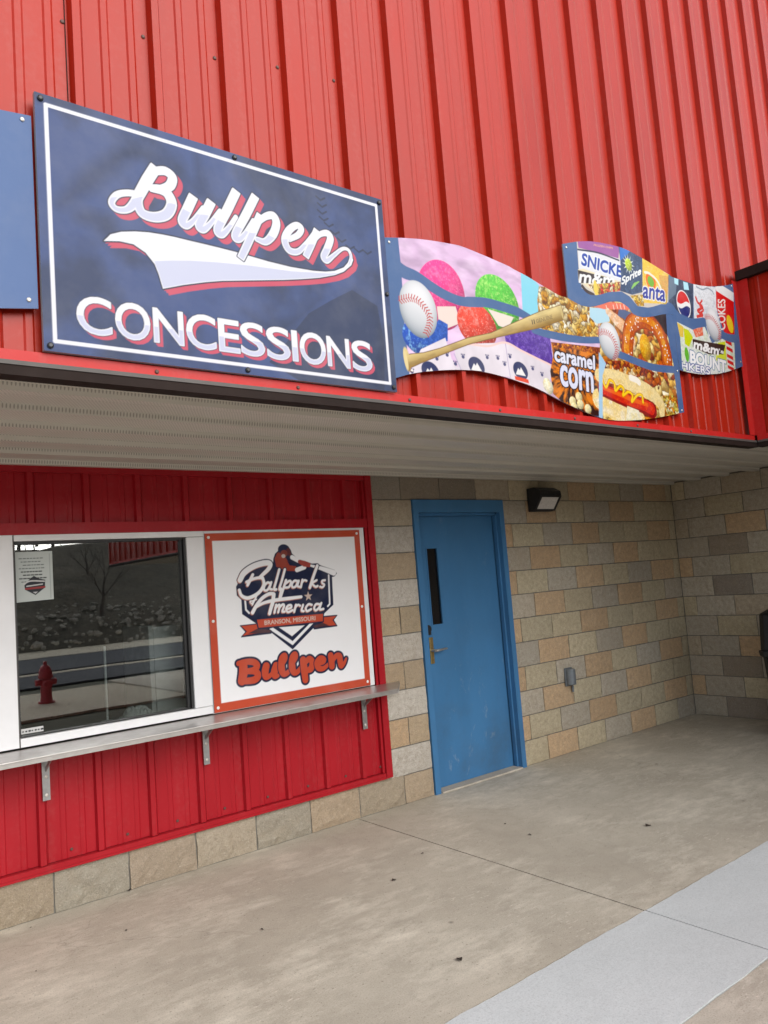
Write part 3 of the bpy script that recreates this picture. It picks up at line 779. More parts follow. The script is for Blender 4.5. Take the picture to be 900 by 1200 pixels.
# ---- big dark blue sign
SX0, SX1, SZ0, SZ1 = -125.2, -65.05, 97.38, 133.55
LET = [  # strokes of the script word, each with the radii along it
 ([(-108.53,127.32),(-109.85,125.02),(-111.06,122.71),(-111.96,120.98),(-113.15,119.72),(-114.63,119.44),(-115.29,120.25),(-114.45,121.60),(-112.92,122.30),(-111.30,122.49)], [1.0,1.0,.95,.8,.6,.55,.55,.55,.55,.6]),
 ([(-111.15,122.76),(-111.37,121.01),(-110.76,119.71),(-108.93,119.60),(-107.11,120.51),(-106.20,122.32),(-106.77,123.77),(-108.04,124.14),(-109.17,123.98)], [.75,.8,.85,.9,.95,.95,.9,.8,.65]),
 ([(-108.55,126.84),(-106.93,127.29),(-105.87,126.59),(-106.33,125.14),(-107.80,124.20),(-109.17,123.98)], [.7,.8,.85,.85,.75,.65]),
 ([(-102.69,124.30),(-103.73,122.10),(-104.65,120.08),(-104.05,119.48),(-102.84,120.49),(-101.07,123.01)], [.9,.9,.85,.7,.5,.4]),
 ([(-99.73,124.20),(-100.88,121.96),(-101.90,120.01),(-101.28,119.50),(-99.94,120.79),(-98.24,123.22)], [.9,.9,.85,.7,.5,.4]),
 ([(-95.22,127.12),(-96.90,123.80),(-98.80,120.12),(-98.18,119.40),(-96.83,120.82),(-95.50,122.89)], [.9,.9,.85,.7,.5,.4]),
 ([(-91.79,127.18),(-93.69,123.64),(-95.79,119.88),(-95.25,119.25),(-94.05,120.40),(-92.36,123.07)], [.85,.85,.8,.65,.5,.4]),
 ([(-91.09,124.15),(-92.49,121.26),(-93.91,118.42),(-95.02,116.30)], [.8,.8,.78,.75]),
 ([(-91.63,122.86),(-90.05,124.27),(-88.59,124.75),(-88.08,123.57),(-88.83,121.58),(-90.36,119.95),(-91.94,119.99)], [.5,.65,.8,.85,.85,.7,.5]),
 ([(-85.75,121.36),(-83.94,122.56),(-83.24,123.78),(-84.11,124.19),(-85.69,122.95),(-86.65,121.03),(-85.96,119.48),(-84.18,119.60),(-82.38,121.45),(-80.84,123.40)], [.5,.6,.65,.65,.75,.8,.75,.6,.45,.4]),
 ([(-80.10,124.10),(-81.29,121.68),(-82.65,119.13)], [.8,.8,.75]),
 ([(-81.29,121.68),(-79.59,123.54),(-77.97,124.18),(-77.34,123.37),(-78.22,121.27),(-79.04,119.74),(-78.40,119.20),(-76.86,120.47),(-74.95,122.02),(-73.64,122.11),(-73.15,120.96),(-73.71,119.46)], [.4,.5,.7,.8,.8,.75,.6,.45,.35,.33,.33,.33]),
]
SWOOSH = [(-116.65,114.26),(-115.64,115.45),(-114.09,116.18),(-112.08,116.69),(-110.03,117.02),(-107.95,117.16),(-106.06,117.21),(-103.65,117.16),(-101.17,117.15),(-98.63,117.11),(-96.03,117.03)] + [(-93.75,116.90),(-90.18,116.67),(-85.89,116.58),(-81.39,116.80),(-78.89,117.13),(-76.95,117.64),(-74.93,118.67),(-73.66,120.03),(-73.12,121.25),(-72.73,120.49),(-73.22,119.42),(-75.00,117.89),(-77.01,116.90),(-80.24,115.80),(-83.96,114.86),(-87.53,114.06),(-93.21,112.92),(-98.57,111.84)] + [(-101.55,111.06),(-105.03,109.99),(-108.28,108.82),(-108.53,109.76),(-108.80,110.86),(-109.36,112.36),(-110.65,113.82),(-112.40,114.70),(-114.38,114.72)]
SHADE = [(-109.56,112.87),(-106.74,113.55),(-103.83,114.12),(-99.81,114.72),(-96.15,115.14)] + [(-93.03,115.46),(-85.94,115.97),(-78.27,117.04),(-75.00,117.89),(-77.01,116.90),(-80.24,115.80),(-83.96,114.86),(-87.53,114.06),(-93.21,112.92),(-98.57,111.84)] + [(-101.55,111.06),(-105.03,109.99),(-108.28,108.82),(-108.53,109.76),(-108.80,110.86)]
LET = [(p_, [q*.84 for q in r_]) for p_, r_ in LET]
MIDL = [(-115.83,120.68),(-110.91,122.17),(-106.25,122.43),(-104.11,121.89),(-100.89,121.83),(-98.34,121.71)] + [(-95.60,121.17),(-92.91,121.04),(-89.57,121.16),(-87.00,121.09),(-81.93,121.28),(-78.20,121.55),(-73.01,121.83)]
CUT = {0: 1, 3: 1, 4: 1, 5: 1, 6: 1, 7: 3, 10: 3}
def cutk(pts): return CUT.get([i for i, (p_, _) in enumerate(LET) if p_ is pts][0], 0)
NAVY = ink(48, 58, 88); SRED = ink(208, 84, 108); SWHITE = ink(238, 238, 246, .62); LAV = ink(208, 211, 234, .60)
def paint_main(A):
    P = A.P
    n1 = fbm(P[:, 0]/11+3, P[:, 1]/9, 21, 5); n2 = fbm(P[:, 0]/5, P[:, 1]/7+9, 5, 4); n3 = fbm(P[:, 0]/2.2, P[:, 1]/2.0, 8, 3)
    u = (P[:, 0]-SX0)/(SX1-SX0); v = (P[:, 1]-SZ0)/(SZ1-SZ0)
    k = np.clip((n1-.47)*4.5+(n2-.5)*1.6, 0, 1)*.75
    base = lin((84, 106, 164))*.39; dark = lin((62, 74, 106))*.42
    A.c = base[None, :]*(1-k[:, None])+dark[None, :]*k[:, None]
    A.c *= (1+.05*(n3-.5))[:, None]
    # photographic ground: a dark glove edge low on the right, clouded folds at left
    gl = [(-91.17,99.84),(-88.66,102.23),(-86.02,105.61),(-82.92,109.15),(-78.30,112.11),(-73.47,114.89),(-68.07,112.85),(-67.10,106.00),(-67.98,97.07),(-81.16,95.85),(-85.97,97.44)]
    A.poly(gl, dark*.82, alpha=.75)
    for pts, r in (([(-122.39,118.17),(-118.81,122.20),(-113.76,127.44),(-110.53,129.05),(-108.43,127.00),(-109.53,123.39)], [.6,1.5,1.2,.9,1.1,.6]), ([(-119.60,117.02),(-116.68,116.85),(-113.22,112.83),(-108.15,112.58)], [1,1.6,1.2,.6]), ([(-101.63,131.69),(-101.20,126.97),(-99.24,124.02)], [.4,.7,.5]),
                   ([(-95.18,107.54),(-89.95,105.54),(-85.77,107.60),(-80.34,112.16)], [.3,.9,1.0,.4]), ([(-86.54,129.45),(-84.48,124.01),(-84.05,118.90)], [.4,.6,.4])):
        idx, d = A.sd_stroke(pts, r, .0); a_ = A.aa; A.aa = 1.0; A.put(idx, d, dark*.82, .55); A.aa = a_
    for cx, cz in [(-78.84,129.94),(-78.59,128.77),(-78.69,127.51),(-78.44,126.35),(-77.44,125.50),(-76.28,124.38),(-74.92,123.29),(-73.16,122.42),(-71.31,122.19),(-69.39,122.27)]:   # faint ball stitching
        A.stroke([(cx-.9, cz+.5), (cx, cz), (cx+.9, cz+.6)], .16, dark*.6, n=1, alpha=.8)
    # white keyline
    b = 1.45; w_ = .27
    for q in ([(SX0+b, SZ0+b), (SX1-b, SZ0+b)], [(SX0+b, SZ1-b), (SX1-b, SZ1-b)], [(SX0+b, SZ0+b), (SX0+b, SZ1-b)], [(SX1-b, SZ0+b), (SX1-b, SZ1-b)]): A.stroke(q, w_, SWHITE, n=1)
    dk = dark*.62
    off = (.78, -.72)
    for pts, r in LET:
        for t in (0, .33, .66, 1.0): A.stroke(pts, r, SRED, .10, cut=cutk(pts), off=(off[0]*t, off[1]*t))
    sw = np.array(SWOOSH)
    for t in (.3, .65, 1.0): A.poly(sw+np.array([.9, -.8])*t, SRED, .05)
    for pts, r in LET: A.stroke(pts, r, dk, .20, cut=cutk(pts))
    A.poly(SWOOSH, dk, .22); A.poly(SWOOSH, SWHITE); A.poly(SHADE, LAV, -.12)
    for pts, r in LET[7:8]: A.stroke(pts, r, dk, .20, cut=3)
    for pts, r in LET: A.stroke(pts, r, SWHITE, .03, cut=cutk(pts))
    def low(pts_):      # lower half of the letters is lavender
        return pts_
    for pts, r in LET:
        idx, d = A.sd_stroke(pts, r, -.17, cut=cutk(pts))
        q = A.P[idx]; line = np.interp(q[:, 0], [p_[0] for p_ in MIDL], [p_[1] for p_ in MIDL])+.18*np.sin(q[:, 0]*1.3)
        m_ = np.clip((line-q[:, 1])/.12+.5, 0, 1); A.put(idx, d, LAV, m_)
    # plain lettering below
    LX = [(-120.87,102.56),(-115.99,103.08),(-115.60,102.77),(-110.47,102.92),(-110.09,102.85),(-105.37,103.15),(-105.04,102.68),(-100.15,102.84)] + [(-99.82,102.77),(-96.13,103.00),(-96.08,102.71),(-91.72,103.01),(-91.45,102.76),(-87.00,102.74),(-86.72,102.78),(-85.55,102.78),(-85.22,102.52),(-79.99,102.72),(-79.78,102.59),(-75.03,102.87),(-74.59,102.60),(-70.19,102.65)]
    boxes = [(LX[2*k][0]+.13, LX[2*k+1][0]-.13) for k in range(11)]
    z0, z1 = 100.62, 105.65
    def word(col, grow, off=(0, 0)):
        for ch, (a_, b_) in zip('CONCESSIONS', boxes):
            e = .12 if ch in 'COS' else 0
            A.text(ch, (a_, z0-e), (b_, z0-e), (a_, z1+e), col, grow, off)
    for t in (.25, .5, .75, 1.0): word(SRED, .09, (.52*t, -.55*t))
    word(dk, .22); word(SWHITE, .11)
    word(lambda q: np.where((q[:, 1] < 102.9)[:, None], LAV[None, :], SWHITE[None, :]), -.03)
t_ = thing('concession_sign', 'large dark blue sign with white keyline reading Bullpen Concessions over a swoosh', 'sign', ((SX0+SX1)/2, FY, SZ0))
print_panel('sign_panel', SX0, SX1, const(SZ0), const(SZ1), FY-.85, .105, paint_main, (.1, .1, .1), M['art'], t_, thick=.75)
bolts(t_, [(SX0+.75, SZ1-.8), ((SX0+SX1)/2, SZ1-.7), (SX1-.75, SZ1-.8), (SX0+.8, SZ0+.75), ((SX0+SX1)/2, SZ0+.7), (SX1-.75, SZ0+.8), (SX1-.6, (SZ0+SZ1)/2)], FY-.85, M['bolt'], .42, .35)

# ---- plain blue panel further left
t_ = thing('blue_panel', 'plain slate blue panel left of the large dark blue sign', 'sign', (-160, FY, 102.9))
def paint_blue(A):
    n_ = fbm(A.P[:, 0]/9, A.P[:, 1]/9, 4, 4); A.c = lin((98, 128, 182))[None, :]*.5*(1+.12*(n_-.5))[:, None]
print_panel('panel', -196, -125.55, lambda xs: 103.2-.0*xs-.9*np.clip((-125.5-xs)/6, 0, 1), lambda xs: 130.2-.0*xs-.6*np.clip((-125.5-xs)/6, 0, 1), FY-.25, .8, paint_blue, (.1, .1, .1), M['art'], t_, thick=.2)
bolts(t_, [(-126.7, 129.3), (-126.7, 104.2)], FY-.25, M['screw'], .3, .2)
# ---- long wavy food banner, two boards
PBLUE = lin((92, 120, 166))*.48
def curve(pts):
    P = np.array(sorted(pts)); S_ = smooth(P, 8); o = np.argsort(S_[:, 0]); S_ = S_[o]
    return lambda xs: np.interp(xs, S_[:, 0], S_[:, 1])
A_TOP = [(-65.72,126.37),(-63.62,126.84),(-61.43,127.28),(-57.91,127.92),(-53.96,128.50),(-47.81,129.08),(-43.56,129.15)] + [(-32.30,127.98),(-29.56,127.44),(-25.80,126.76),(-22.46,125.96),(-18.54,125.03),(-15.01,124.26),(-10.26,123.74)] + [(-12.25,124.24),(-9.96,123.70),(-7.13,123.24),(-3.18,123.16)] 
B_LOW = [(-12.25,124.24),(-9.96,123.70),(-7.13,123.24),(-3.63,123.50),(0.65,124.79),(4.54,126.16),(8.38,126.65),(11.52,125.84),(13.50,124.48),(17.45,124.32),(22.31,125.29),(27.41,126.66),(31.24,127.19)]
A_BOT = [(-65.61,99.79),(-63.90,100.39),(-61.38,101.19),(-58.82,101.83),(-56.21,102.34),(-50.84,103.19),(-45.96,103.69),(-42.38,103.88)] + [(-42.14,103.84),(-38.24,103.64),(-32.89,103.10),(-25.93,102.01),(-18.71,100.08),(-11.58,98.42)] + [(-5.01,97.24),(-1.06,96.92),(3.55,97.02),(10.83,97.71),(16.99,98.55),(23.44,99.65),(31.66,101.18)]
B_TOP = [(-11.94,136.89),(-9.17,137.81),(-6.11,138.74),(-1.43,139.84),(3.31,140.49),(8.17,140.89),(12.59,141.03),(17.59,140.51),(22.71,139.75),(27.37,138.92),(32.16,138.06)] + [(33.86,137.71),(38.95,137.78),(43.70,137.74),(48.67,138.12),(53.88,138.88),(59.34,140.04),(63.89,141.21),(67.12,142.21)]
B_BOT = [(33.23,112.40),(36.41,112.25),(43.08,112.46),(48.12,113.06),(53.36,113.90),(58.89,115.26),(66.13,117.33)]
ax0 = A_TOP[0][0]; SPLIT = [(32.29,127.36)][0][0]; AX1 = [(31.66,101.18)][0][0]; BX0 = B_TOP[0][0]; BX1 = [(66.13,117.33)][0][0]
fa_top = curve(A_TOP); fa_bot = curve(A_BOT); fb_low = curve(B_LOW); fb_top = curve(B_TOP); fb_bot = curve(B_BOT)

def speck(cells, pal, seed, dark=.42):
    """lumpy little pieces (popcorn, crumbs) printed as a photograph: every piece has a lit and a shaded side"""
    pal = np.array(pal)
    def f(P, *a):
        w1 = fbm(P[:, 0]/cells*1.3, P[:, 1]/cells*1.3, 91, 3); w2 = fbm(P[:, 0]/cells*1.3+40, P[:, 1]/cells*1.3, 92, 3)
        x, y = P[:, 0]/cells+(w1-.5)*1.5, P[:, 1]/cells+(w2-.5)*1.5
        xi = np.floor(x); yi = np.floor(y); best = np.full(len(P), 9.0); b2 = best.copy(); idc = np.zeros(len(P), int); ox = np.zeros(len(P)); oy = np.zeros(len(P))
        for dx in (-1, 0, 1):
            for dy in (-1, 0, 1):
                cx = xi+dx; cy = yi+dy
                h = np.modf(np.abs(np.sin(cx*127.1+cy*311.7+seed)*43758.5453))[0]; h2 = np.modf(np.abs(np.sin(cx*269.5+cy*183.3+seed)*43758.5453))[0]
                ex, ey = x-cx-h, y-cy-h2; d = np.sqrt(ex*ex+ey*ey); n_ = d < best
                b2 = np.where(n_, best, np.minimum(b2, d)); best = np.where(n_, d, best); idc = np.where(n_, (h*997).astype(int), idc); ox = np.where(n_, ex, ox); oy = np.where(n_, ey, oy)
        c = pal[idc % len(pal)]; e = np.clip((b2-best)*3.0, 0, 1); n_ = fbm(P[:, 0]/cells*2.4, P[:, 1]/cells*2.4, 5, 4)
        lit = np.clip(.72+.75*(oy-.4*ox)+1.1*(n_-.5), .3, 1.35)
        return c*(dark+(1-dark)*e)[:, None]*np.stack([lit**.8, lit, lit**1.3], 1)
    return f
def dome(c1, c2, seed, sc=.9, amt=.5):
    """crushed ice and soft food: mottled, grainy, lighter towards the top left when it is a round scoop"""
    def f(P, *a):
        n_ = fbm(P[:, 0]/sc, P[:, 1]/sc, seed, 3); g_ = fbm(P[:, 0]*3.4, P[:, 1]*3.4, seed+3, 2); k = np.clip((n_-.5)*3, 0, 1)*amt
        c = np.asarray(c1)[None, :]*(1-k)[:, None]+np.asarray(c2)[None, :]*k[:, None]
        sh = .82+.5*(g_-.25)
        if len(a) == 2: u, v = a; sh = sh*np.clip(.95-.30*u+.34*v-.22*(u*u+v*v), .45, 1.25)
        c = c*sh[:, None]
        spk = np.clip((g_-.74)*9, 0, .6)
        return c*(1-spk)[:, None]+np.asarray(c2)[None, :]*spk[:, None]
    return f
def ball(A, c, rx, rz, rot, ends, sd_=1):
    def f(P, u, v):
        k = np.clip(.22+.42*(-u*.25-v*.8)+.45*(u*u+v*v)**2, 0, 1)     # the printed ball is a photograph of a ball
        return ink(246, 246, 248)[None, :]*(1-k)[:, None]+ink(118, 130, 140)[None, :]*k[:, None]
    A.ell(c, rx, rz, f, rot)
    pts = smooth(ends, 7); T = np.gradient(pts, axis=0); T /= np.linalg.norm(T, axis=1)[:, None]
    A.stroke(ends, .07, ink(190, 110, 104), alpha=.5)
    seg = np.cumsum(np.r_[0, np.linalg.norm(np.diff(pts, axis=0), axis=1)]); m_ = int(seg[-1]/.60)
    for k in range(m_):
        s_ = seg[-1]*(k+.5)/m_; x = np.interp(s_, seg, pts[:, 0]); z = np.interp(s_, seg, pts[:, 1]); tx = np.interp(s_, seg, T[:, 0]); tz = np.interp(s_, seg, T[:, 1])
        for q in (-1, 1):
            nx_, nz_ = -tz*q, tx*q
            A.stroke([(x, z), (x+nx_*.75+tx*.35, z+nz_*.72+tz*.35)], .10, ink(186, 62, 56), n=1)
LAVB = ink(226, 196, 226); WHT = ink(244, 242, 242)
def paint_a(A):
    A.c[:] = PBLUE; A.aa = .07
    P = A.P
    top_ = [tuple(q) for q in A_TOP if q[0] > [(-61.30,127.11)][0][0]]
    pic = [(-61.40,127.58),(-61.34,124.62),(-61.23,121.73),(-61.54,111.33),(-61.42,106.01),(-61.34,100.95),(-53.06,101.35)] + [(-46.37,100.39),(-21.23,96.86),(-2.72,97.91),(-1.14,115.71),(-1.01,123.41),(-14.73,126.07),(-29.33,129.08)] + [(-47.68,130.16)]
    A.poly(pic, lambda q: LAVB[None, :]*(1-.30*np.clip((fbm(q[:, 0]/5, q[:, 1]/2.2, 3, 4)-.4)*3, 0, 1))[:, None]+.10*np.clip((fbm(q[:, 0]/6, q[:, 1]/3, 13, 3)-.45)*3, 0, 1)[:, None])
    A.poly([(-27.40,127.46),(-28.10,117.32),(-21.71,113.91),(-21.57,125.17),(-23.37,126.54)], ink(150, 214, 232))
    # ice domes
    A.ell([(-51.48,117.97)][0], 6.3, 7.2, dome(ink(240, 88, 150), ink(248, 150, 190), 31, .7, .45), -.35)
    A.ell([(-35.57,118.89)][0], 6.6, 6.0, dome(ink(112, 200, 96), ink(200, 238, 150), 32, .6, .6), -.45)
    A.poly([(-52.94,115.43),(-47.93,116.26),(-46.93,113.06),(-50.55,111.49),(-52.82,112.16)], ink(238, 222, 214))
    A.poly([(-38.69,117.25),(-31.03,116.70),(-33.26,113.91),(-35.97,114.16)], ink(240, 228, 218))
    A.ell([(-57.27,108.77)][0], 5.0, 3.7, dome(ink(44, 84, 178), ink(150, 200, 242), 33, .6, .8))
    A.poly([(-52.73,112.94),(-50.46,112.27),(-50.85,108.90),(-55.66,107.25),(-57.89,107.45)], dome(ink(44, 84, 170), ink(90, 130, 215), 36, .7, .5))
    A.ell([(-42.25,113.22)][0], 5.6, 4.6, dome(ink(232, 92, 78), ink(250, 190, 180), 34, .6, .4), -.2)
    A.poly([(-34.17,110.56),(-34.42,112.13),(-29.98,114.07),(-25.01,115.12),(-19.70,113.86),(-19.43,107.10),(-26.58,107.61)], dome(ink(84, 50, 150), ink(150, 120, 210), 35, .7, .55))
    # paper cups with little paw marks and a mountain badge
    cup = lambda q: ink(240, 232, 240)[None, :]*(1-.30*np.clip(fbm(q[:, 0]/3, q[:, 1]/5, 6, 3)-.25, 0, 1))[:, None]
    A.poly([(-61.56,100.93),(-58.01,106.33),(-51.46,109.45),(-50.24,105.43),(-48.12,103.14),(-56.25,101.99)], cup)
    A.poly([(-48.57,102.58),(-49.22,107.33),(-45.30,109.06),(-34.60,110.75),(-33.75,103.55),(-41.78,103.32)], cup)
    A.poly([(-34.37,110.79),(-29.18,109.59),(-19.62,107.59),(-22.66,100.73),(-28.32,102.17),(-34.00,103.37)], cup)
    A.stroke([(-49.15,107.94),(-45.31,109.00),(-39.70,109.34),(-34.37,110.79),(-29.18,109.59),(-19.63,107.48)], .22, ink(246, 214, 208))
    A.stroke([(-34.36,110.53),(-34.14,106.71),(-33.84,103.54)], .10, ink(190, 180, 205)); A.stroke([(-49.43,106.55),(-47.90,103.55)], .12, ink(190, 180, 205))
    for c in ([(-56.05,102.31)], [(-43.52,104.73)], [(-30.49,105.26)]):
        c = c[0]; A.ell(c, 2.3, 1.85, ink(40, 48, 92), -.35)
        A.poly([(c[0]-1.6, c[1]-.9), (c[0]-.7, c[1]+.5), (c[0]-.2, c[1]+.1), (c[0]+.2, c[1]+.75), (c[0]+1.5, c[1]-1.0)], WHT)
        A.poly([(c[0]-2.0, c[1]-1.3), (c[0]+2.2, c[1]-1.65), (c[0]+2.3, c[1]-2.5), (c[0]-1.9, c[1]-2.1)], ink(226, 86, 50))
        A.text('ICE', (c[0]-1.1, c[1]-2.15), (c[0]+1.4, c[1]-2.35), (c[0]-1.1, c[1]-1.55), ink(250, 190, 150)) if False else None
    for q in [(-51.35,106.06),(-54.13,104.96),(-47.06,106.21),(-49.33,104.53),(-60.70,101.75)]+[(-40.23,106.92),(-37.11,107.15),(-33.38,107.92),(-35.23,106.10),(-26.55,106.13),(-23.66,105.12),(-23.07,103.02)]:
        A.ell(q, .42, .36, ink(84, 84, 120))
        for k in range(3): A.ell((q[0]-.42+.42*k, q[1]+.48), .15, .18, ink(84, 84, 120))
    # popcorn and caramel corn
    A.poly([(-21.83,125.12),(-22.80,121.88),(-22.99,115.42),(-18.60,114.35),(-1.91,116.33),(-0.59,123.47),(-9.47,125.23),(-14.73,126.07)], speck(1.5, [ink(246, 218, 150), ink(250, 236, 196), ink(228, 176, 92), ink(240, 206, 130), ink(252, 244, 222), ink(214, 160, 80)], 2.1))
    def car(q):
        cx, cz = [(-12.45,106.50)][0]; a_ = np.arctan2(q[:, 1]-cz, q[:, 0]-cx); r_ = np.hypot(q[:, 0]-cx, q[:, 1]-cz)
        n_ = fbm(a_*9, r_*.45, 41, 4); k = np.clip((n_-.36)*3.6, 0, 1)
        return ink(46, 20, 14)[None, :]*(1-k)[:, None]+ink(226, 138, 62)[None, :]*k[:, None]
    A.poly([(-19.58,112.92),(-1.61,114.01),(-3.72,97.48),(-13.89,97.42),(-20.57,101.26),(-20.83,106.27),(-19.28,109.83)], car)
    A.poly([(-19.58,112.92),(-1.61,114.01),(-2.01,112.33),(-18.96,111.91)], speck(.7, [ink(210, 120, 50), ink(150, 70, 30), ink(236, 160, 80)], 4.0))
    for q in [(-13.99,100.15),(-11.64,101.39),(-11.38,99.68),(-13.67,98.81),(-8.77,98.85)]: A.ell(q, 1.2, 1.1, dome(ink(250, 240, 200), ink(240, 214, 120), 44, .8, .7))
    for q in [(-22.31,103.10),(-21.65,102.49)]: A.ell(q, 1.3, 1.5, dome(ink(250, 246, 224), ink(232, 210, 150), 45, .8, .7))
    bl, br, tl = [(-18.82,108.80),(-4.73,108.41),(-18.44,111.98)]
    for g_, c in ((.46, ink(40, 16, 14)), (.16, ink(232, 234, 248))): A.text('caramel', bl, br, tl, c, g_)
    bl, br, tl = [(-17.56,103.50),(-6.10,102.87),(-17.18,108.04)]
    for g_, c in ((.50, ink(40, 16, 14)), (.22, ink(228, 230, 248))): A.text('corn', bl, br, tl, c, g_)
    # pretzel and hot dog
    A.poly([(-0.57,123.56),(-2.30,110.64),(-3.56,96.69),(5.65,95.64),(29.76,98.73),(29.32,103.30),(29.02,111.28),(31.71,127.27),(17.14,126.16),(13.91,127.73),(1.60,125.64)], speck(2.3, [ink(236, 190, 110), ink(214, 136, 66), ink(246, 224, 164), ink(190, 96, 40), ink(248, 236, 204)], 7.3))
    A.poly([(-4.19,123.25),(3.19,124.18),(3.11,121.00),(-2.13,119.64),(-4.57,120.95)], ink(190, 222, 236))
    A.poly([(7.61,125.20),(13.09,124.61),(11.88,122.05),(6.74,123.01)], ink(92, 104, 136)); A.poly([(19.54,125.34),(28.89,126.98),(28.20,120.79),(23.85,123.25)], ink(38, 26, 34))
    A.poly([(-3.24,123.69),(2.07,125.72),(11.76,126.77),(11.99,125.32),(1.27,123.72)], ink(230, 130, 110)); 
    for k in range(5): q = [(5.27,125.39),(6.78,125.94),(8.22,125.94),(9.72,126.28),(2.37,124.77)][k]; A.stroke([q, (q[0]+.2, q[1]-1.0)], .14, ink(250, 224, 210), n=1)
    A.stroke([(2.83,123.40),(6.05,121.74),(9.55,119.93),(11.50,117.27)], [.9, 1.5, 1.7, 1.5], dome(ink(238, 190, 150), ink(250, 240, 226), 47, .7, .7))
    pz = [(9.02,114.32),(10.27,118.57),(12.33,121.82),(17.17,123.60),(21.68,122.93),(24.87,120.32),(26.27,116.51),(26.25,113.74)]
    A.stroke(pz, 2.35, ink(150, 66, 22)); A.stroke(pz, 2.0, dome(ink(186, 92, 32), ink(214, 130, 56), 48, 1.4, .8)); A.stroke(pz, 1.0, dome(ink(226, 140, 60), ink(250, 200, 120), 53, 1.6, .9), off=(-.3, .4), alpha=.75); A.ell([(17.11,116.54)][0], 2.4, 3.4, dome(ink(228, 170, 60), ink(246, 214, 120), 49, 1.2, .8))
    r2 = random.Random(5)
    for k in range(46):
        q = pz[0]; i_ = r2.random(); sp = smooth(pz, 6); q = sp[int(i_*(len(sp)-1))]; q = (q[0]+r2.uniform(-1.6, 1.6), q[1]+r2.uniform(-1.6, 1.6)); A.ell(q, .22, .18, ink(252, 248, 240), r2.random()*3)
    A.stroke([(0.16,109.25),(6.37,110.24),(13.14,110.13),(20.99,108.60)], 1.6, speck(1.2, [ink(196, 104, 50), ink(226, 160, 90), ink(150, 60, 30), ink(250, 230, 190)], 9.9))
    A.stroke([(-3.33,107.18),(2.15,107.49),(9.05,106.49),(16.22,105.15),(20.87,102.59),(21.33,99.64)], [1.6, 1.8, 2.0, 2.0, 1.6, 1.0], dome(ink(246, 226, 176), ink(230, 196, 120), 50, 1.5, .7))
    A.stroke([(-4.28,101.57),(0.80,99.78),(6.22,98.80),(11.88,98.07)], [2.4, 2.8, 2.4, 1.6], dome(ink(248, 222, 160), ink(250, 246, 232), 51, 2.2, .8))
    A.stroke([(-2.77,103.92),(2.28,102.99),(8.22,101.96),(13.50,101.39),(16.88,100.63)], [1.6, 1.8, 1.9, 2.0, 2.2], ink(136, 34, 16)); A.stroke([(-2.73,104.14),(2.32,103.22),(8.26,102.19),(13.54,101.62),(16.68,100.91)], [1.2, 1.35, 1.4, 1.5, 1.6], dome(ink(206, 62, 26), ink(236, 100, 50), 54, 1.0, .6)); A.stroke([(-2.04,104.26),(3.30,103.51),(8.82,102.58),(15.08,101.81)], [.4, .5, .6, .5], ink(238, 118, 60), alpha=.8)
    A.stroke([(-2.16,106.20),(-1.08,104.64),(0.60,106.48),(2.32,105.81),(2.49,104.14),(4.58,105.47),(5.87,104.74),(5.37,103.27),(7.70,104.35),(9.25,103.63),(8.71,102.00),(11.23,103.81),(13.24,103.99),(13.41,102.25)], .34, ink(196, 140, 20), .08); A.stroke([(-2.16,106.20),(-1.08,104.64),(0.60,106.48),(2.32,105.81),(2.49,104.14),(4.58,105.47),(5.87,104.74),(5.37,103.27),(7.70,104.35),(9.25,103.63),(8.71,102.00),(11.23,103.81),(13.24,103.99),(13.41,102.25)], .28, ink(252, 214, 70))
    A.stroke([(9.32,107.97),(11.69,107.63),(12.59,107.14)], .8, ink(250, 244, 232)); A.poly([(6.58,100.82),(11.27,100.05),(11.72,97.19),(5.38,96.76)], dome(ink(250, 244, 220), ink(240, 220, 150), 52, .9, .8))
    A.poly([(22.35,104.82),(27.81,105.32),(29.37,100.85),(23.41,99.49)], speck(.9, [ink(250, 220, 130), ink(246, 240, 200), ink(232, 150, 70), ink(226, 210, 120)], 12.1))
    A.poly([(-2.47,112.85),(-0.10,110.34),(-1.97,107.33),(-3.74,96.40),(-5.17,96.30)], ink(176, 208, 232))
    # blue ribbons behind the flying balls
    rb = lambda pts, r: A.stroke(pts, r, PBLUE)
    A.poly([(28.59,129.60),(33.38,127.22),(31.89,125.40),(31.66,101.18),(31.95,98.58),(29.14,98.38),(29.28,112.55),(27.83,121.67)], PBLUE)
    rb([(-62.91,121.83),(-60.55,120.82),(-57.44,120.43),(-53.69,119.11),(-50.45,118.16),(-46.03,117.62),(-40.56,118.29)], [1.4, 1.35, 1.15, 1.1, 1.05, 1.0, 1.0])
    rb([(-44.22,117.90),(-38.96,118.54),(-33.58,118.41),(-29.42,118.10),(-26.15,117.46)], [1.0, 1.0, 1.0, 1.0, .8]); rb([(-25.06,114.78),(-20.61,114.58),(-14.38,114.60),(-7.81,114.98),(-2.00,115.77)], [.7, .9, .9, .8, .8])
    rb([(3.21,113.58),(7.82,113.00),(13.54,112.23),(20.56,111.71),(31.45,112.33)], .95)
    # bat
    bat = [(-61.51,102.26),(-60.60,102.68),(-58.30,103.72),(-53.21,105.82),(-45.31,109.01),(-41.53,110.57)]+[(-45.31,109.00),(-39.96,110.72),(-31.51,113.19),(-22.43,115.84),(-14.71,118.65),(-14.10,119.87),(-14.83,121.99),(-21.90,119.48),(-29.70,116.08),(-38.46,112.20)]+[(-45.16,110.25),(-53.06,107.10),(-57.45,105.66),(-60.66,105.02),(-61.78,104.63)]
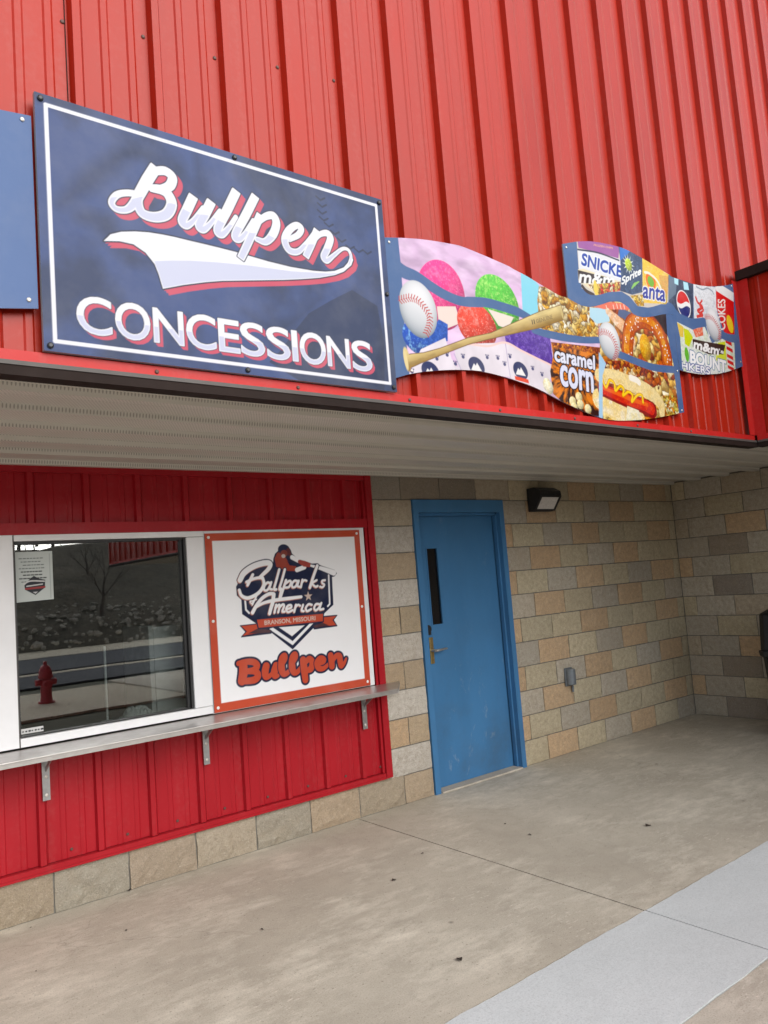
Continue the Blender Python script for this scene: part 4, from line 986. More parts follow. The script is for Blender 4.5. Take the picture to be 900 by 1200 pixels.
    def wood(q, *a):
        n_ = fbm(q[:, 0]/6+q[:, 1]/2.5, q[:, 1]*1.1-q[:, 0]*.45, 61, 3)
        ax_, az_ = [(-61.56,103.82)][0]; bx_, bz_ = [(-14.74,120.18)][0]
        L_ = math.hypot(bx_-ax_, bz_-az_); v = ((q[:, 0]-ax_)*-(bz_-az_)+(q[:, 1]-az_)*(bx_-ax_))/L_
        k = np.clip(.5-v/2.6, 0, 1)
        return (ink(234, 214, 160)[None, :]*(1-k)[:, None]+ink(160, 128, 74)[None, :]*k[:, None])*(1-.20*np.clip((n_-.4)*4, 0, 1))[:, None]
    A.poly(bat, ink(120, 92, 60), .16); A.poly(bat, wood); A.ell([(-61.64,103.93)][0], .78, 2.3, wood, .15); A.ell([(-61.94,103.77)][0], .42, 1.9, ink(232, 214, 166), .15)
    A.ell([(-14.72,120.29)][0], .34, 1.45, ink(206, 186, 136), .2)
    bl, br, tl = [(-23.83,116.51),(-18.18,118.46),(-23.90,117.37)]; A.text('GENUINE', bl, br, tl, ink(110, 96, 74)); A.stroke([(-25.24,116.93),(-25.16,116.17)], .16, ink(90, 78, 62), n=1); A.stroke([(-24.58,117.13),(-24.49,116.37)], .16, ink(90, 78, 62), n=1)
    ball(A, [(-57.77,114.09)][0], 4.65, 5.55, .12, [(-62.64,114.92),(-61.10,115.55),(-59.49,116.03),(-57.62,115.78),(-56.14,114.65),(-55.15,113.31),(-55.25,111.55),(-56.40,109.39)])
    ball(A, [(2.27,116.16)][0], 4.1, 4.55, .12, [(-2.63,117.17),(-0.62,117.94),(1.23,118.09),(3.19,117.43),(4.52,115.75),(4.74,113.77),(3.32,111.54)])
def paint_b(A):
    A.c[:] = PBLUE; A.aa = .07
    poly = A.poly
    poly([(-6.52,139.23),(-6.93,130.54),(-6.45,127.46),(-2.63,126.48),(1.05,127.13),(4.98,128.70),(9.43,129.50),(12.62,128.82),(15.64,126.86),(20.92,127.28),(26.69,129.22),(30.48,129.68),(32.32,138.81),(18.24,140.92),(7.22,141.62),(-3.38,140.25)], ink(214, 206, 196))
    poly([(-6.29,139.12),(-6.10,137.24),(1.28,137.68),(9.49,137.56),(10.68,141.20),(1.79,140.75)], ink(158, 100, 158)); bl, br, tl = [(-0.04,139.03),(7.57,139.88),(0.15,139.53)]; A.text('FROZEN CHIPS', bl, br, tl, ink(250, 190, 150))
    poly([(-6.38,137.02),(-6.84,129.60),(8.96,129.91),(10.38,137.91),(1.28,137.68)], ink(232, 232, 236)); A.stroke([(-6.43,136.75),(1.27,137.61),(9.74,137.45)], .22, ink(60, 60, 80))
    bl, br, tl = [(-5.61,133.28),(9.86,133.16),(-4.74,136.21)]
    for g_, c in ((.50, ink(240, 242, 246)), (.16, ink(44, 72, 160))): A.text('SNICKE', bl, br, tl, c, g_)
    poly([(-7.39,129.18),(-7.23,131.75),(-5.15,132.41),(9.32,131.99),(9.18,129.62),(-0.53,126.91)], ink(238, 226, 196)); poly([(-7.24,131.68),(0.31,131.93),(6.65,132.15),(5.35,130.85),(-7.26,128.51)], ink(58, 46, 46))
    bl, br, tl = [(-7.23,128.71),(6.31,130.23),(-6.16,131.70)]; A.text('m&m', bl, br, tl, ink(246, 246, 246), .14)
    poly([(-3.75,128.84),(9.31,131.92),(8.89,129.57),(1.06,127.19),(-1.05,126.82)], speck(1.0, [ink(232, 120, 90), ink(246, 206, 130), ink(226, 80, 70), ink(250, 236, 200), ink(240, 214, 120)], 3.3)); A.ell([(-1.04,128.44)][0], .8, 2.0, ink(240, 214, 120)); A.stroke([(-6.12,127.99),(-4.78,127.12),(-2.10,126.64)], .45, ink(70, 56, 52))
    # dark soda panel with a green burst
    poly([(10.14,141.25),(10.31,137.56),(9.79,132.74),(8.78,129.55),(13.85,129.44),(18.70,130.98),(20.22,140.29),(15.99,141.14)], dome(ink(66, 80, 108), ink(96, 120, 150), 71, 1.3, .6)); poly([(10.68,141.20),(15.11,141.02),(13.44,139.57),(10.31,137.56)], ink(70, 120, 196))
    for k in range(12):
        c = [(13.68,137.16)][0]; a_ = k*.5236; A.poly([(c[0]+1.1*math.cos(a_-.2), c[1]+1.2*math.sin(a_-.2)), (c[0]+2.5*math.cos(a_), c[1]+2.7*math.sin(a_)), (c[0]+1.1*math.cos(a_+.2), c[1]+1.2*math.sin(a_+.2))], ink(236, 240, 230))
    A.ell([(13.68,137.16)][0], 1.45, 1.6, dome(ink(196, 220, 92), ink(246, 246, 180), 72, .7, .8))
    bl, br, tl = [(9.52,130.62),(18.41,135.00),(10.44,133.34)]; 
    for g_, c in ((.36, ink(36, 56, 96)), (.10, ink(246, 248, 248))): A.text('Sprite', bl, br, tl, c, g_)
    A.stroke([(13.92,131.08),(15.40,132.37),(17.56,133.53)], [.15, .4, .12], ink(150, 200, 120))
    # orange soda panel
    poly([(20.22,140.29),(18.17,128.13),(29.23,129.64),(31.90,138.01),(26.21,139.22)], dome(ink(246, 206, 108), ink(250, 226, 160), 73, 1.6, .8)); poly([(27.01,137.07),(31.83,137.63),(29.35,129.59),(27.32,129.32)], dome(ink(226, 176, 110), ink(160, 190, 110), 74, 1.2, .7))
    A.ell([(22.93,134.70)][0], 2.2, 2.2, ink(240, 120, 50), -.5); A.ell([(22.90,134.52)][0], 1.5, 1.4, ink(130, 180, 80), -.5); A.stroke([(20.62,136.53),(22.70,136.59),(25.77,135.41),(27.24,133.56)], .35, ink(250, 240, 220))
    bl, br, tl = [(18.43,129.55),(28.48,130.23),(19.36,132.96)]
    for g_, c in ((.42, ink(240, 240, 246)), (.14, ink(58, 66, 150))): A.text('anta', bl, br, tl, c, g_)
    poly([(12.95,129.11),(18.58,130.34),(18.60,127.35),(15.64,126.86)], speck(.8, [ink(246, 214, 120), ink(250, 240, 200), ink(232, 180, 80)], 5.2))
    # right block: soda cans and candy
    poly([(31.65,137.96),(30.00,129.72),(33.19,127.69),(40.06,127.34),(41.54,127.57),(43.83,137.90),(36.67,138.01)], dome(ink(52, 62, 86), ink(90, 100, 120), 75, 2.0, .6)); poly([(31.83,137.74),(35.68,137.69),(34.33,133.29),(30.31,130.79)], ink(116, 134, 152), alpha=.7)
    for q in ([(34.31,137.69),(36.38,137.69),(36.01,135.93),(34.22,136.12)], [(38.70,137.47),(41.02,137.51),(41.23,135.56),(38.66,135.23)]): poly(q, ink(190, 232, 244))
    c = [(37.63,130.95)][0]
    A.ell(c, 3.4, 3.9, WHT); 
    idx = A.sel(c[0]-4, c[0]+4, c[1]-4.5, c[1]+4.5, 0); q = A.P[idx]-np.array(c); k = np.sqrt((q[:, 0]/3.1)**2+(q[:, 1]/3.6)**2); wv = .55*np.sin(q[:, 0]*.9)
    A.put(idx, np.maximum((k-1)*3, -(q[:, 1]-.45-wv)), ink(206, 48, 44)); A.put(idx, np.maximum((k-1)*3, q[:, 1]+.75-wv), ink(34, 44, 110))
    poly([(43.90,137.78),(42.06,127.78),(47.60,128.64),(48.94,123.49),(54.66,128.65),(56.25,139.09),(48.69,138.20)], dome(ink(232, 234, 238), ink(206, 210, 220), 76, 1.4, .7))
    A.stroke([(45.29,137.23),(48.43,136.99),(51.12,137.88),(53.58,137.50),(54.18,136.79)], .22, ink(150, 158, 168)); A.stroke([(44.35,133.99),(45.06,132.78),(47.30,131.81),(44.53,130.29),(46.82,129.59),(43.92,128.60)], .42, ink(206, 84, 80)); A.stroke([(47.47,133.72),(45.89,132.12),(47.63,131.06),(45.35,129.63),(46.70,129.04)], .3, ink(206, 84, 80))
    poly([(55.98,139.04),(54.89,133.06),(57.37,126.86),(58.13,125.59),(63.54,126.36),(65.78,137.70),(60.28,139.54)], ink(206, 48, 40)); poly([(55.81,139.23),(60.43,140.19),(66.02,139.16),(65.35,136.35),(56.00,137.99)], ink(236, 234, 234)); poly([(59.38,140.22),(67.41,142.26),(66.70,139.28)], PBLUE)
    bl, br, tl = [(58.46,127.02),(60.59,136.24),(54.15,126.39)]; A.text('COKES', bl, br, tl, ink(244, 236, 232), .06)
    A.ell([(61.61,129.15)][0], 1.7, 2.6, ink(240, 210, 90), .2)
    poly([(33.20,125.51),(33.94,121.40),(32.80,114.76),(33.67,112.32),(43.03,112.19),(51.13,113.06),(61.59,115.84),(62.76,123.74),(57.93,124.74),(50.12,122.04),(47.11,126.43),(40.87,124.45)], dome(ink(232, 236, 232), ink(206, 226, 180), 77, 1.5, .8))
    poly([(36.15,124.28),(38.44,124.10),(40.42,122.30),(37.91,119.36),(35.92,119.87)], ink(206, 216, 60)); poly([(33.17,125.38),(36.20,124.55),(35.60,121.63),(33.76,121.63)], ink(226, 196, 110)); poly([(40.87,124.45),(46.10,126.28),(46.00,123.61),(41.89,122.50)], dome(ink(226, 120, 96), ink(240, 220, 200), 78, .8, .7))
    poly([(53.26,122.46),(57.67,123.60),(57.12,116.70),(51.09,117.34)], ink(214, 222, 100)); A.ell([(36.27,117.09)][0], 1.0, 2.0, ink(110, 180, 80))
    poly([(40.13,121.87),(47.14,122.04),(57.41,122.47),(55.68,119.52),(47.85,118.54),(39.82,119.48)], ink(52, 36, 32)); bl, br, tl = [(40.18,119.40),(52.79,119.02),(41.04,121.65)]; A.text('m&m', bl, br, tl, ink(248, 248, 248), .18); bl, br, tl = [(53.26,119.76),(55.84,119.76),(53.62,120.89)]; A.text("'s", bl, br, tl, ink(248, 248, 248), .06)
    bl, br, tl = [(37.71,115.09),(56.06,114.41),(38.25,118.32)]
    for g_, c in ((.46, ink(60, 110, 150)), (.24, ink(250, 250, 250))): A.text('BOUNT', bl, br, tl, c, g_)
    bl, br, tl = [(32.87,112.87),(47.09,112.89),(33.16,114.73)]
    for g_, c in ((.34, ink(44, 66, 140)), (.10, ink(248, 248, 250))): A.text('HKERS', bl, br, tl, c, g_)
    for k in range(5): q = [(57.80,124.17),(57.88,122.26),(57.63,120.04),(57.51,118.38),(57.33,116.73)][k]; poly([(q[0], q[1]), (q[0]+3.4, q[1]-.5), (q[0]+3.4, q[1]-1.6), (q[0], q[1]-1.0)], ink(206, 58, 54))
    A.stroke([(31.94,136.93),(30.39,129.84)]+[(30.77,129.09)], .05, PBLUE)
    # ribbons
    A.stroke([(-12.04,128.62),(-10.09,125.86),(-6.30,125.33),(-2.83,125.30),(0.88,126.12),(4.76,127.45),(8.60,127.92),(12.02,127.10),(14.31,125.79),(18.29,125.68),(23.21,126.82),(27.67,127.97),(31.41,128.04)]+[(30.61,128.29),(34.38,126.85),(38.01,126.50),(41.28,126.35),(47.35,127.54)], [1.9, 2.2, 1.3, 1.15, 1.1, 1.1, 1.1, 1.2, 1.3, 1.2, 1.1, 1.3, 1.9, 2.0, 1.4, 1.3, 1.3, 1.3], PBLUE)
    poly([(28.12,129.15),(30.82,129.35),(33.20,125.51),(33.94,121.40),(33.17,112.14),(29.79,111.02),(27.38,120.98)], PBLUE); poly([(67.19,142.51),(72.60,142.93),(68.02,117.13),(61.45,115.28),(63.58,126.09),(65.67,137.68)], PBLUE)
    A.stroke([(55.97,125.29),(60.08,124.90),(65.60,125.39)], 1.2, PBLUE)
    ball(A, [(52.17,127.59)][0], 4.0, 4.85, .16, [(47.69,129.06),(50.30,129.60),(52.70,129.03),(54.41,127.52),(55.29,125.74),(54.28,123.55)])
t_ = thing('food_banner', 'long wavy printed board of snow cones, popcorn, pretzel and hot dog with a bat', 'sign', ((ax0+AX1)/2, FY, 98))
print_panel('printed_board', ax0, AX1, fa_bot, lambda xs: np.where(xs < BX0, fa_top(xs), fb_low(xs)-.03), FY-.4, .11, paint_a, PBLUE, M['art'], t_, thick=.3, sat=1.2)
bolts(t_, [(ax0+2, fa_top(np.array([ax0+2.]))[0]-.9), (ax0+5, 101.9), (AX1-1, 101.6), (AX1-1, 112)], FY-.4, M['screw'], .26, .16)
t_ = thing('candy_banner', 'short wavy printed board of candy bars and soda cans above the pretzel print', 'sign', ((BX0+BX1)/2, FY, 112))
print_panel('printed_board', BX0, BX1, lambda xs: np.where(xs <= AX1+.05, fb_low(np.minimum(xs, AX1)), fb_bot(xs)), fb_top, FY-.4, .11, paint_b, PBLUE, M['art'], t_, thick=.3, sat=1.2)
bolts(t_, [(BX0+1.2, 136.3), (BX1-1, 141), (BX1-1, 118.5)], FY-.4, M['screw'], .26, .16)
# ---- white ballpark sign beside the window
GX0, GX1, GZ0, GZ1 = -69.15, -21.4, 35.2, 79.05
ORG = ink(196, 78, 52, .80); NV = ink(28, 36, 66, .8); WH = ink(238, 238, 240, .86); SAL = ink(222, 150, 130)
BALL = [([(-60.13,66.97),(-58.81,68.78),(-55.94,70.31),(-52.64,71.02),(-51.12,70.72),(-51.58,69.52),(-53.51,68.02),(-54.54,67.28)], [.9,1.0,1.0,1.0,.9,.75,.6,.5]), ([(-53.57,67.22),(-53.32,65.61),(-54.23,64.08),(-55.93,62.93),(-58.28,62.31),(-59.97,63.06),(-60.50,64.50)], [.5,.6,.6,.6,.6,.55,.5]), ([(-56.38,68.17),(-57.26,66.80),(-58.05,65.59)], [.5,.55,.5]), ([(-58.28,66.39),(-56.35,67.06),(-54.36,67.27),(-53.52,66.90)], .5),
 ([(-51.39,65.65),(-52.29,65.87),(-53.26,64.97),(-53.33,64.02),(-52.43,63.96),(-51.42,65.17)], .4), ([(-51.11,65.89),(-51.73,64.39),(-51.03,64.02)], .4), ([(-48.46,69.10),(-49.47,66.50),(-50.39,64.14),(-49.78,63.94)], .45), ([(-46.77,69.02),(-47.80,66.40),(-48.80,64.04),(-48.18,63.83)], .45),
 ([(-46.61,66.17),(-47.83,63.49),(-48.86,61.30)], .45), ([(-46.83,65.30),(-45.56,65.94),(-45.15,65.43),(-45.88,64.33),(-47.21,64.25)], .4), ([(-43.09,65.73),(-44.04,65.85),(-44.87,65.08),(-44.75,64.19),(-43.77,64.36),(-43.11,65.40)], .4), ([(-42.70,65.77),(-43.19,64.49),(-42.56,64.12)], .4), ([(-41.52,65.97),(-42.18,64.03)], .42), ([(-41.77,65.22),(-40.94,65.83),(-40.25,65.63)], .36),
 ([(-36.47,69.50),(-37.90,66.82),(-39.34,63.74)], .55), ([(-37.00,65.60),(-38.46,64.85),(-37.54,63.86),(-36.81,64.01)], .4), ([(-34.27,65.44),(-35.21,65.32),(-35.26,64.72),(-34.61,64.21),(-35.24,63.57),(-36.03,63.76)], .38)]
AMER = [([(-57.13,58.52),(-55.75,60.39),(-54.02,62.00),(-52.14,62.88),(-50.85,62.89)], [.65,.6,.6,.6,.6]), ([(-50.61,62.71),(-51.01,60.82),(-51.67,59.27),(-52.21,57.88)], [.7,.7,.65,.6]), ([(-56.15,59.79),(-53.75,60.71),(-50.43,61.16),(-45.92,61.34),(-42.27,61.46)], [.4,.5,.6,.6,.5]), ([(-48.27,64.16),(-49.12,61.32)], .3),
 ([(-50.08,59.94),(-50.74,57.98)], .42), ([(-50.39,59.17),(-49.23,59.88),(-49.08,59.38),(-49.63,57.98)], .4), ([(-49.29,59.08),(-48.11,59.89),(-47.73,59.44),(-48.36,58.10),(-47.69,57.98)], .4), ([(-46.97,58.57),(-45.66,58.85),(-45.61,59.49),(-46.52,59.44),(-47.19,58.58),(-46.65,57.76),(-45.22,58.16)], .4), ([(-44.08,59.47),(-44.76,57.67)], .42), ([(-44.41,58.75),(-43.47,59.42),(-42.80,59.14)], .36), ([(-41.86,59.29),(-42.44,57.87),(-41.80,57.62)], .4), ([(-39.13,59.08),(-40.10,59.32),(-41.07,58.41),(-40.75,57.53),(-39.42,57.94)], .4), ([(-36.54,59.04),(-37.74,59.14),(-38.41,58.19),(-37.99,57.50),(-36.91,58.07),(-36.36,58.86)], .4), ([(-36.00,59.33),(-36.66,57.72),(-35.45,57.68)], .4),
 ([(-57.64,61.26),(-57.25,60.82),(-56.75,61.41),(-57.63,61.48)], .22), ([(-55.37,63.20),(-56.38,61.54),(-57.06,60.49)], .28), ([(-56.74,61.57),(-55.76,61.81)], .2)]
BALL = [(p_, np.array(r_)*.74) for p_, r_ in BALL]
AMER = [(p_, np.array(r_)*.74) for p_, r_ in AMER]
BULL = [([(-60.71,45.93),(-60.74,43.96),(-61.25,41.89)], [1.4,1.5,1.4]), ([(-61.91,46.25),(-59.75,46.41),(-57.70,46.05),(-56.82,45.11),(-57.65,44.15),(-60.10,44.04)], [.8,.9,1.0,1.1,1.0,.8]), ([(-60.10,44.04),(-57.49,43.70),(-56.70,42.59),(-57.83,41.65),(-61.26,41.73)], [.8,1.0,1.15,1.1,.9]),
 ([(-54.17,44.61),(-54.57,43.31),(-54.44,41.96),(-53.19,42.12),(-51.73,43.28)], [1.2,1.25,1.0,.7,.6]), ([(-51.26,44.34),(-51.87,42.96),(-51.80,41.84),(-50.94,41.79)], [1.2,1.25,1.0,.6]), ([(-49.41,44.17),(-48.37,45.75),(-48.58,46.64),(-49.44,45.88),(-49.74,43.53),(-49.25,42.04),(-48.05,42.12),(-46.66,43.31)], [.5,.7,.9,1.1,1.25,1.0,.8,.6]),
 ([(-46.27,44.12),(-45.17,45.71),(-45.43,46.61),(-46.31,45.68),(-46.53,43.46),(-46.04,41.95),(-44.89,42.04),(-43.46,43.42)], [.5,.7,.9,1.1,1.25,1.0,.8,.6]), ([(-43.02,44.76),(-42.89,42.30),(-42.73,39.57)], [1.2,1.3,1.1]), ([(-42.58,44.00),(-41.05,44.86),(-40.18,43.71),(-40.85,42.21),(-42.33,41.95)], [.8,1.0,1.15,1.1,.8]),
 ([(-38.45,43.14),(-36.71,43.45),(-36.42,44.23),(-37.55,44.62),(-38.67,43.52),(-38.36,42.14),(-36.85,41.80),(-35.04,42.71)], [.6,.7,.8,.9,1.15,1.0,.8,.6]), ([(-34.19,44.93),(-34.01,43.47),(-34.01,42.04)], [1.1,1.2,1.1]), ([(-33.77,43.26),(-32.47,44.54),(-31.37,44.41),(-31.15,42.94),(-30.94,41.76),(-29.85,42.42),(-29.13,43.49)], [.6,.9,1.1,1.15,.95,.6,.4])]
BULL = [(p_, np.array(r_)*.80) for p_, r_ in BULL]
def paint_ball(A):
    A.aa = .08
    n_ = fbm(A.P[:, 0]/8, A.P[:, 1]/8, 14, 4); A.c = ORG[None, :]*(1+.08*(n_-.5))[:, None]
    A.poly([(GX0+1.95, GZ0+2.1), (GX1-1.9, GZ0+2.1), (GX1-1.9, GZ1-1.9), (GX0+1.95, GZ1-1.9)], WH)
    A.poly([(-61.16,67.03),(-60.10,68.85),(-58.44,70.18),(-55.50,71.47),(-52.22,71.74),(-50.60,71.25),(-50.28,70.59),(-50.06,72.03),(-49.45,73.31),(-48.54,73.99),(-48.37,74.73),(-47.49,75.39),(-46.35,75.55),(-45.24,75.12),(-44.55,74.11),(-44.24,73.11),(-42.43,71.54),(-39.76,70.76),(-38.22,70.19),(-36.62,70.18),(-35.06,69.44),(-30.87,68.07),(-30.13,67.07),(-31.03,66.27),(-31.87,66.14),(-32.08,58.52),(-35.15,56.52),(-35.83,55.65),(-39.34,52.66),(-46.02,47.90),(-52.14,52.96),(-56.61,55.85),(-60.12,58.35),(-60.12,61.98),(-61.28,63.15),(-61.38,65.33),(-60.88,66.08)], NV)
    A.poly([(-52.36,53.87),(-45.92,49.18),(-39.05,54.28),(-39.72,54.34),(-45.86,49.91),(-51.51,54.01)], WH, .12); A.poly([(-49.67,54.05),(-45.94,51.37),(-41.83,53.82)], WH)
    A.stroke([(-59.02,61.74),(-58.97,59.40),(-58.12,58.48)], .24, WH, n=1); A.stroke([(-32.97,66.72),(-33.28,58.85),(-33.98,58.30)], .24, WH, n=1)
    # batter
    A.poly([(-49.69,72.02),(-48.77,73.44),(-47.61,73.82),(-46.58,72.54),(-45.73,71.19),(-43.67,70.61),(-43.18,69.43),(-43.65,68.40),(-45.74,68.57),(-48.33,69.36),(-49.33,69.89)], ink(176, 74, 58)); A.ell([(-46.74,74.35)][0], 1.75, 1.35, ink(40, 48, 84)); A.ell([(-46.67,73.27)][0], 1.1, .9, ink(150, 70, 60)); A.ell([(-46.95,72.56)][0], .6, .5, ink(226, 214, 206)); A.stroke([(-45.39,74.14),(-45.02,72.97)], .5, ink(110, 46, 50), n=1)
    A.poly([(-45.92,71.20),(-43.66,70.77),(-42.15,70.21),(-43.35,69.70),(-45.25,70.02)], NV); A.stroke([(-44.32,72.12),(-42.46,71.18)], .6, WH, n=1); A.stroke([(-43.05,68.69),(-40.66,69.30)], .6, WH, n=1); A.stroke([(-42.10,70.87),(-40.59,70.23),(-39.04,69.83)], [.5,.8,.6], ink(186, 76, 66)); A.stroke([(-38.46,69.60),(-35.13,68.69),(-31.23,67.30)], [.3,.55,.8], WH)
    for pts, r in BALL+AMER:
        A.stroke(pts, r, NV, .28); 
    for pts, r in BALL+AMER: A.stroke(pts, r, SAL, .04, off=(-.16, -.16))
    for pts, r in BALL+AMER: A.stroke(pts, r, WH)
    c = [(-40.04,61.43)][0]; A.poly([(c[0]+(1.35 if k % 2 == 0 else .55)*math.sin(k*math.pi/5), c[1]+(1.35 if k % 2 == 0 else .55)*math.cos(k*math.pi/5)) for k in range(10)], ink(240, 214, 200))
    A.poly([(-60.83,55.53),(-56.09,55.55),(-52.10,53.43),(-52.15,52.77),(-60.68,52.71),(-59.38,53.84)], NV, .14); A.poly([(-31.14,55.57),(-35.83,55.65),(-39.22,53.24),(-38.88,52.55),(-31.39,52.69),(-32.43,54.40)], NV, .14)
    A.poly([(-60.56,55.41),(-56.21,55.44),(-55.94,54.22),(-53.19,53.44),(-60.31,52.98),(-59.07,53.91)], ORG); A.poly([(-31.44,55.39),(-35.77,55.37),(-35.97,53.99),(-38.43,53.16),(-31.66,52.92),(-32.77,54.37)], ORG); A.poly([(-55.82,54.43),(-52.10,53.53),(-52.50,53.00),(-58.90,53.33)], ink(96, 60, 66)); A.poly([(-35.97,53.99),(-39.21,53.37),(-38.46,52.84),(-34.02,53.07)], ink(96, 60, 66))
    A.poly([(-56.12,56.74),(-35.55,56.56),(-35.74,54.24),(-55.79,54.33)], NV, .16); A.poly([(-55.98,56.61),(-35.76,56.37),(-35.93,54.39),(-55.63,54.50)], ORG)
    bl, br, tl = [(-53.88,54.90),(-38.30,54.74),(-53.86,56.16)]; A.text('BRANSON, MISSOURI', bl, br, tl, ink(246, 226, 214), .03)
    for pts, r in BULL: A.stroke(pts, r, NV, .55)
    for grp in ((0, 1, 2), (3, 4), (5,), (6,), (7, 8), (9,), (10, 11)):
        for i in grp: A.stroke(BULL[i][0], BULL[i][1], NV, .26)
        for i in grp: A.stroke(BULL[i][0], BULL[i][1], ORG, .02)
t_ = thing('ballpark_sign', 'white sign with orange border and batter emblem reading Ballparks of America Bullpen', 'sign', ((GX0+GX1)/2, -.9, GZ0))
print_panel('sign_panel', GX0, GX1, const(GZ0), const(GZ1), -.95, .12, paint_ball, ORG, M['art_w'], t_, thick=.3)
bolts(t_, [(GX0+1, GZ1-1), (GX1-1, GZ1-1), (GX0+1, GZ0+1.1), (GX1-1, GZ0+1.1), (GX0+1, 57.3), (GX1-1, 57.3)], -.95, M['paper'], .38, .16)

# ---- notice taped inside the glass, and the small sticker
def paint_notice(A):
    A.aa = .06; A.c[:] = ink(226, 234, 230)
    for k in range(8):
        z = 74.7-.72*k; x0 = -111.6+.4*(k % 3); x1 = -106.6-.3*((k*2) % 3)
        x = x0
        r_ = random.Random(k)
        while x < x1:
            w_ = r_.uniform(.2, .6); A.stroke([(x, z), (x+w_, z)], .085 if k not in (4, 5, 6) else .12, ink(96, 104, 104) if k not in (4, 5, 6) else ink(40, 44, 46), n=1); x += w_+.3
    A.poly([(-110.7, 68.9), (-109.6, 70.2), (-108.7, 70.9), (-107.8, 70.3), (-106.4, 69.9), (-106.5, 68.2), (-108.5, 66.7), (-110.6, 68.0)], ink(44, 48, 58)); A.stroke([(-110.8, 69.2), (-109.4, 69.8), (-106.6, 69.6)], .14, WHT); A.stroke([(-110.2, 68.7), (-107, 69.0)], .12, WHT); A.stroke([(-110.4, 68.15), (-106.6, 68.35)], .22, ink(176, 60, 62)); A.poly([(-109, 67.4), (-108, 67.4), (-108.5, 67.0)], WHT)
    A.stroke([(-105.35, 75.6), (-105.35, 65.9)], .05, ink(170, 180, 176))
nt_ = print_panel('taped_notice', -112.45, -104.75, lambda xs: 65.35+.03*(xs+112), const(76.15), .93, .085, paint_notice, WHT, M['art_w'], None, thick=.012, ypos=None)
tag(nt_, 'white paper notice with dark emblem taped in the top left corner of the window', 'notice')
def paint_stick(A):
    A.aa = .05; A.c[:] = ink(240, 240, 238)
    for k, w_ in enumerate((.18, .3, .5, .15, .35, .2, .55)): A.stroke([(-112.0+.62*k, 38.15), (-112.0+.62*k+w_*.4, 38.15)], .12+.12*w_, ink(40, 40, 44), n=1)
st = print_panel('window_sticker', -112.4, -107.9, const(37.65), const(38.75), .96, .06, paint_stick, WHT, M['art_w'], None, thick=.012)
tag(st, 'small white sticker with black marks in the lower left glass corner', 'sticker')

# ---- stainless serving shelf on brackets
t_ = thing('serving_shelf', 'stainless steel serving shelf on brackets under the window and white sign', 'shelf', (-70, -6, 34.5))
m = MB(); SH = [(-190, -.95), (-190, -13.2), (-21.5, -13.2), (-11.2, -1.2), (-11.2, -.95)]
m.prism(SH, 2, 34.55, 34.85)
o_ = m.build('shelf_top', M['steel'], t_, bevel=.06)
m = MB(); m.box(-190, -21.7, -13.22, -13.0, 33.75, 34.54); m.build('front_lip', M['steel'], t_)
m = MB(); m.prism([(-21.55, -13.0), (-21.35, -13.2), (-11.05, -1.2), (-11.3, -1.15)], 2, 33.75, 34.54); m.build('end_lip', M['steel'], t_)
for x in (-144.6, -108.3, -71.9, -24.4):
    m = MB(); m.box(x-.75, x+.75, -1.2, -.95, 23.6, 34.5); m.box(x-.75, x+.75, -10.5, -1.21, 34.28, 34.53)
    m.prism([(-1.21, 29.5), (-1.21, 30.4), (-7.2, 34.27), (-8.4, 34.27)], 0, x-.12, x+.12)
    b_ = m.build('bracket', M['bracket'], t_)
    for z in (24.7, 28.5):
        q = MB(); q.lathe([(.36, 0), (.36, .14), (.2, .22)], (0, 0, 0), 8, 1); q.v = [(x+a, -1.2-b, z+c) for a, b, c in q.v]; q.build('bolt', M['screw'], b_)

# ---- wall pack lamp (unlit)
t_ = thing('wall_light', 'black wedge shaped wall light with pale lens above and right of the blue door', 'wall light', (58, 0, 84))
x0, x1 = 52.6, 63.6
m = MB(); m.prism([(-.35, 83.9), (-.35, 92), (-3.6, 92.1), (-6.4, 90.6), (-6.6, 89.2), (-6.2, 88.8), (-3.0, 84.4), (-2.2, 83.9)], 0, x0, x1)
m.build('housing', M['black'], t_, bevel=.18)
m = MB(); 
a = Vector((0, -6.45, 89.0)); b = Vector((0, -2.85, 84.15)); nn = Vector((0, -.803, -.596))
def lp(u, v, h): p = a.lerp(b, v); return (x0+(x1-x0)*u, p.y+nn.y*h, p.z+nn.z*h)
for (u0, u1, v0, v1) in ((.0, 1, 0, .1), (.0, 1, .9, 1.0), (0, .09, .1, .9), (.91, 1, .1, .9)):
    m.add([lp(u0, v0, -.1), lp(u1, v0, -.1), lp(u1, v1, -.1), lp(u0, v1, -.1), lp(u0, v0, .28), lp(u1, v0, .28), lp(u1, v1, .28), lp(u0, v1, .28)], [(0,3,2,1),(4,5,6,7),(0,1,5,4),(1,2,6,5),(2,3,7,6),(3,0,4,7)])
m.build('bezel', M['black'], t_)
m = MB(); m.add([lp(.09, .1, .12), lp(.91, .1, .12), lp(.91, .9, .12), lp(.09, .9, .12), lp(.09, .1, -.05), lp(.91, .1, -.05), lp(.91, .9, -.05), lp(.09, .9, -.05)], [(0,1,2,3),(7,6,5,4),(0,4,5,1),(1,5,6,2),(2,6,7,3),(3,7,4,0)])
m.build('lens', M['lens'], t_)

